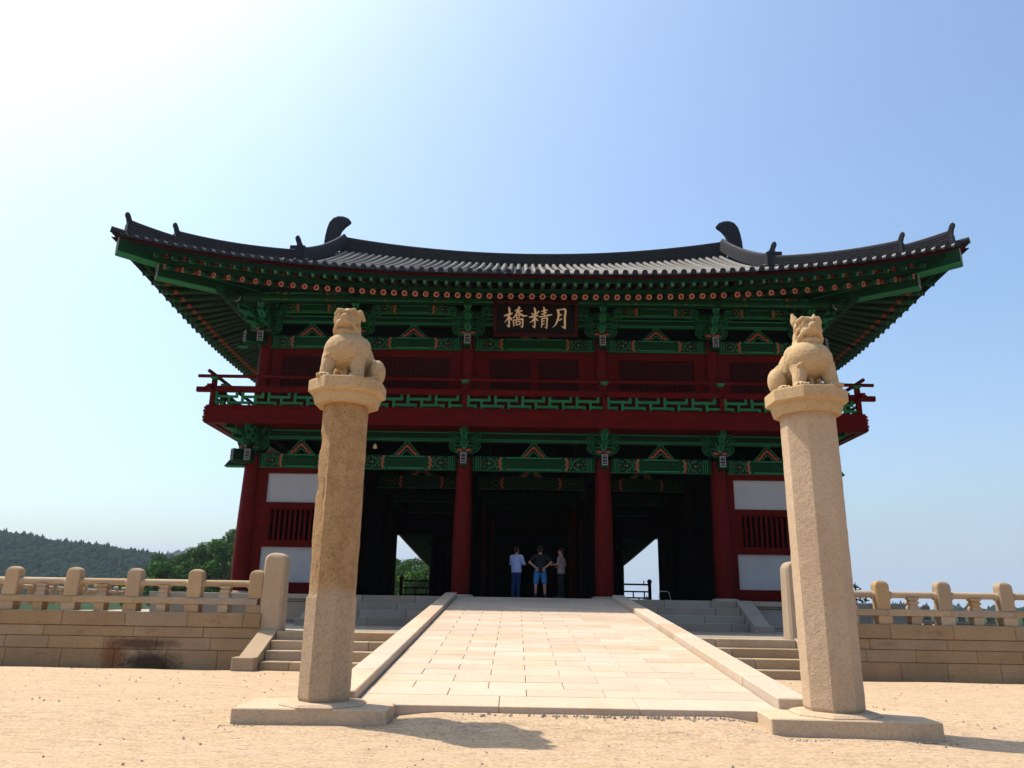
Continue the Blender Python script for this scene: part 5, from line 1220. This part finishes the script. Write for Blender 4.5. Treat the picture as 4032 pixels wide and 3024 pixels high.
sky_near = [(296, 1262), (310, 1232), (340, 1207), (370, 1192), (400, 1188), (430, 1180), (460, 1168), (490, 1150), (520, 1146), (600, 1150), (700, 1165), (780, 1190), (861, 1206), (890, 1203), (925, 1200), (980, 1215)]
def interp(tab, x):
    for (a, y0), (c, y1) in zip(tab[:-1], tab[1:]):
        if a <= x <= c: return y0+(y1-y0)*(x-a)/(c-a)
    return tab[0][1] if x < tab[0][0] else tab[-1][1]
treelist = []; rr = random.Random(12); kinds = ['round broad-leaved tree', 'slim broad-leaved tree', 'tall pine', 'bushy dark tree']; k = 0
where = ['at the left edge of the wood beyond the balustrade', 'left in the wood beyond the balustrade', 'in the middle of the wood beyond the balustrade', 'near the gatehouse corner beyond the balustrade']
for row, (D, dy, step) in enumerate(((105, 46, 18), (125, 26, 17), (150, 6, 15))):
    px = 322+row*7
    while px < 985:
        if px < 560 or px > 835:
            py = interp(sky_near, px)+dy*rr.uniform(.55, 1.15)*(1 if px > 340 else .4)-2; d = px2dir(px, py); P = EYE+d*(D/d.y); base = px2dir(px, 1300); zb = -1.0+2.0*row
            Ht = max(4.0, P.z-zb); v = rr.randrange(4) if row else rr.choice((2, 2, 1, 3)); tm, cmh = variants[v]; sc = Ht/[10, 11, 12, 10][v]
            t = empty('pine_tree' if v == 2 else 'tree', (P.x, D+rr.uniform(-4, 4), zb), rr.uniform(0, 6.28)); t.scale = (max(sc, .75)*1.05, max(sc, .75)*1.05, sc)
            loc = where[0] if px < 370 else where[1] if px < 430 else where[2] if px < 480 else where[3] if px < 560 else 'seen through the left open bay'
            treelist.append((row, px > 700, px, t, kinds[v])); inst(tm, 'trunk', t); inst(cmh, 'crown', t); k += 1
        px += step*rr.uniform(.8, 1.2)
ORD = ['first', 'second', 'third', 'fourth', 'fifth', 'sixth', 'seventh', 'eighth', 'ninth', 'tenth', 'eleventh', 'twelfth', 'thirteenth', 'fourteenth', 'fifteenth', 'sixteenth']
for row in range(3):
    for side in (False, True):
        for i, it in enumerate(sorted([q_ for q_ in treelist if q_[0] == row and q_[1] == side], key=lambda q_: q_[2])):
            tag(it[3], '%s, %s from the left in the %s row %s' % (it[4], ORD[i], ['front', 'middle', 'back'][row], 'seen through the left bay' if side else 'beyond the balustrade'), 'tree', 'trees of the wood beyond the river')
# young leafy tree behind the right wall
tmv, crv = tree_meshes(9, 3.3, .62, 420, .13, 'leaf'); t = empty('young_tree', (13.05, 30.5, -.2)); tag(t, 'young leafy tree peeping out beside the clean right pillar', 'tree'); inst(tmv, 'trunk', t); inst(crv, 'crown', t)
tm2, cr2 = tree_meshes(10, 3, 1.4, 700, .25, 'leafpine'); d = px2dir(1365, 1301); P = EYE+d*(70/d.y); t = empty('bush', (P.x, 70, P.z-2.6)); t.scale = (.9, .9, .9); tag(t, 'low bush seen under the rail of the right open bay', 'bush'); inst(tm2, 'trunk', t); inst(cr2, 'crown', t)

sky_far = [(-500, 1120), (-120, 1128), (0, 1147), (55, 1151), (105, 1164), (160, 1171), (220, 1176), (270, 1186), (320, 1193), (370, 1200), (480, 1215), (560, 1235), (900, 1262), (1000, 1275), (1060, 1290)]
def hill(name, tab, D, x0, x1, n, depth, seed, blob, nb, pointy=.35, mat='leafdark'):
    rr = random.Random(seed); crest = []
    for i in range(n+1):
        px = x0+(x1-x0)*i/n; d = px2dir(px, interp(tab, px)); P = EYE+d*(D/d.y); crest.append(P)
    b = MB(); rows = []
    for t, hf in ((-1, -.05), (-.8, .12), (-.55, .42), (-.3, .76), (0, .97), (.4, .7), (1, -.05)):
        rows.append([(p.x*(1+t*depth/D), D+t*depth, -1+(p.z+1-blob*.8)*hf) for p in crest])
    b.loft([r for r in rows], mat, close=False, caps=False, smooth=True); tag(b.build(name), kind='structure')
    b = MB(); ico = [(0, 0, 1), (.894, 0, .447), (.276, .851, .447), (-.724, .526, .447), (-.724, -.526, .447), (.276, -.851, .447), (.724, .526, -.447), (-.276, .851, -.447), (-.894, 0, -.447), (-.276, -.851, -.447), (.724, -.526, -.447)]
    tris = [(0, 1, 2), (0, 2, 3), (0, 3, 4), (0, 4, 5), (0, 5, 1), (1, 6, 2), (2, 7, 3), (3, 8, 4), (4, 9, 5), (5, 10, 1), (6, 7, 2), (7, 8, 3), (8, 9, 4), (9, 10, 5), (10, 6, 1)]
    for i in range(nb):
        u = rr.random(); t = rr.uniform(-.95, .12) if rr.random() > .16 else rr.uniform(-.05, .02); a = u*n; ia = min(n-1, int(a)); p = crest[ia].lerp(crest[ia+1], a-ia)
        hf = [(-1, -.05), (-.8, .12), (-.55, .42), (-.3, .76), (0, .97), (.4, .7)]
        for (t0, h0), (t1, h1) in zip(hf[:-1], hf[1:]):
            if t0 <= t <= t1: h = h0+(h1-h0)*(t-t0)/(t1-t0)
        z = -1+(p.z+1-blob*.8)*h; X = p.x*(1+t*depth/D); Y = D+t*depth; r = blob*rr.uniform(.55, 1.1)*(1 if t < -.1 else .8); tall = rr.uniform(.8, 1.2) if rr.random() > pointy else rr.uniform(1.5, 2.1); rw = r if tall < 1.3 else r*.5
        # each crown: three small lumps
        for q_ in range(3):
            ox, oy, oz = rr.uniform(-.5, .5)*rw, rr.uniform(-.5, .5)*rw, rr.uniform(-.2, .5)*r; kk = rr.uniform(.5, .8)
            b.add([(X+ox+v[0]*rw*kk*rr.uniform(.8, 1.2), Y+oy+v[1]*rw*kk, z+oz+v[2]*r*kk*tall*rr.uniform(.85, 1.15)+r*.35) for v in ico], tris, mat, True)
    tag(b.build('woodland'), kind='stuff')
hill('hill', sky_far, 620, -420, 1060, 60, 190, 5, 4.2, 11000, .22)
hill('far_hill', [(250, 1250), (330, 1208), (372, 1189), (395, 1186), (430, 1196), (520, 1240)], 1500, 250, 520, 14, 200, 6, 8.0, 500)
hill('low_hill', [(1240, 1309), (1300, 1307), (1400, 1310), (1800, 1313), (2300, 1318)], 900, 1240, 2300, 14, 120, 8, 6.0, 500)
# ------------------------------------------------------------------ haze in the valley air
b = MB(); b.box(-1300, 1300, -60, 1800, -2.2, 150, 'steel'); b.mats = []
me = bpy.data.meshes.new('haze'); me.from_pydata(b.v, [], b.f); hm = bpy.data.materials.new('haze'); hm.use_nodes = True; nt = hm.node_tree; nt.nodes.clear()
pv = nt.nodes.new('ShaderNodeVolumePrincipled'); pv.inputs['Density'].default_value = HAZE; pv.inputs['Color'].default_value = (.72, .87, 1, 1); pv.inputs['Anisotropy'].default_value = .2
ou = nt.nodes.new('ShaderNodeOutputMaterial'); nt.links.new(pv.outputs[0], ou.inputs['Volume']); me.materials.append(hm)
if HAZE > 0: o = bpy.data.objects.new('haze', me); link(o); tag(o, kind='stuff')
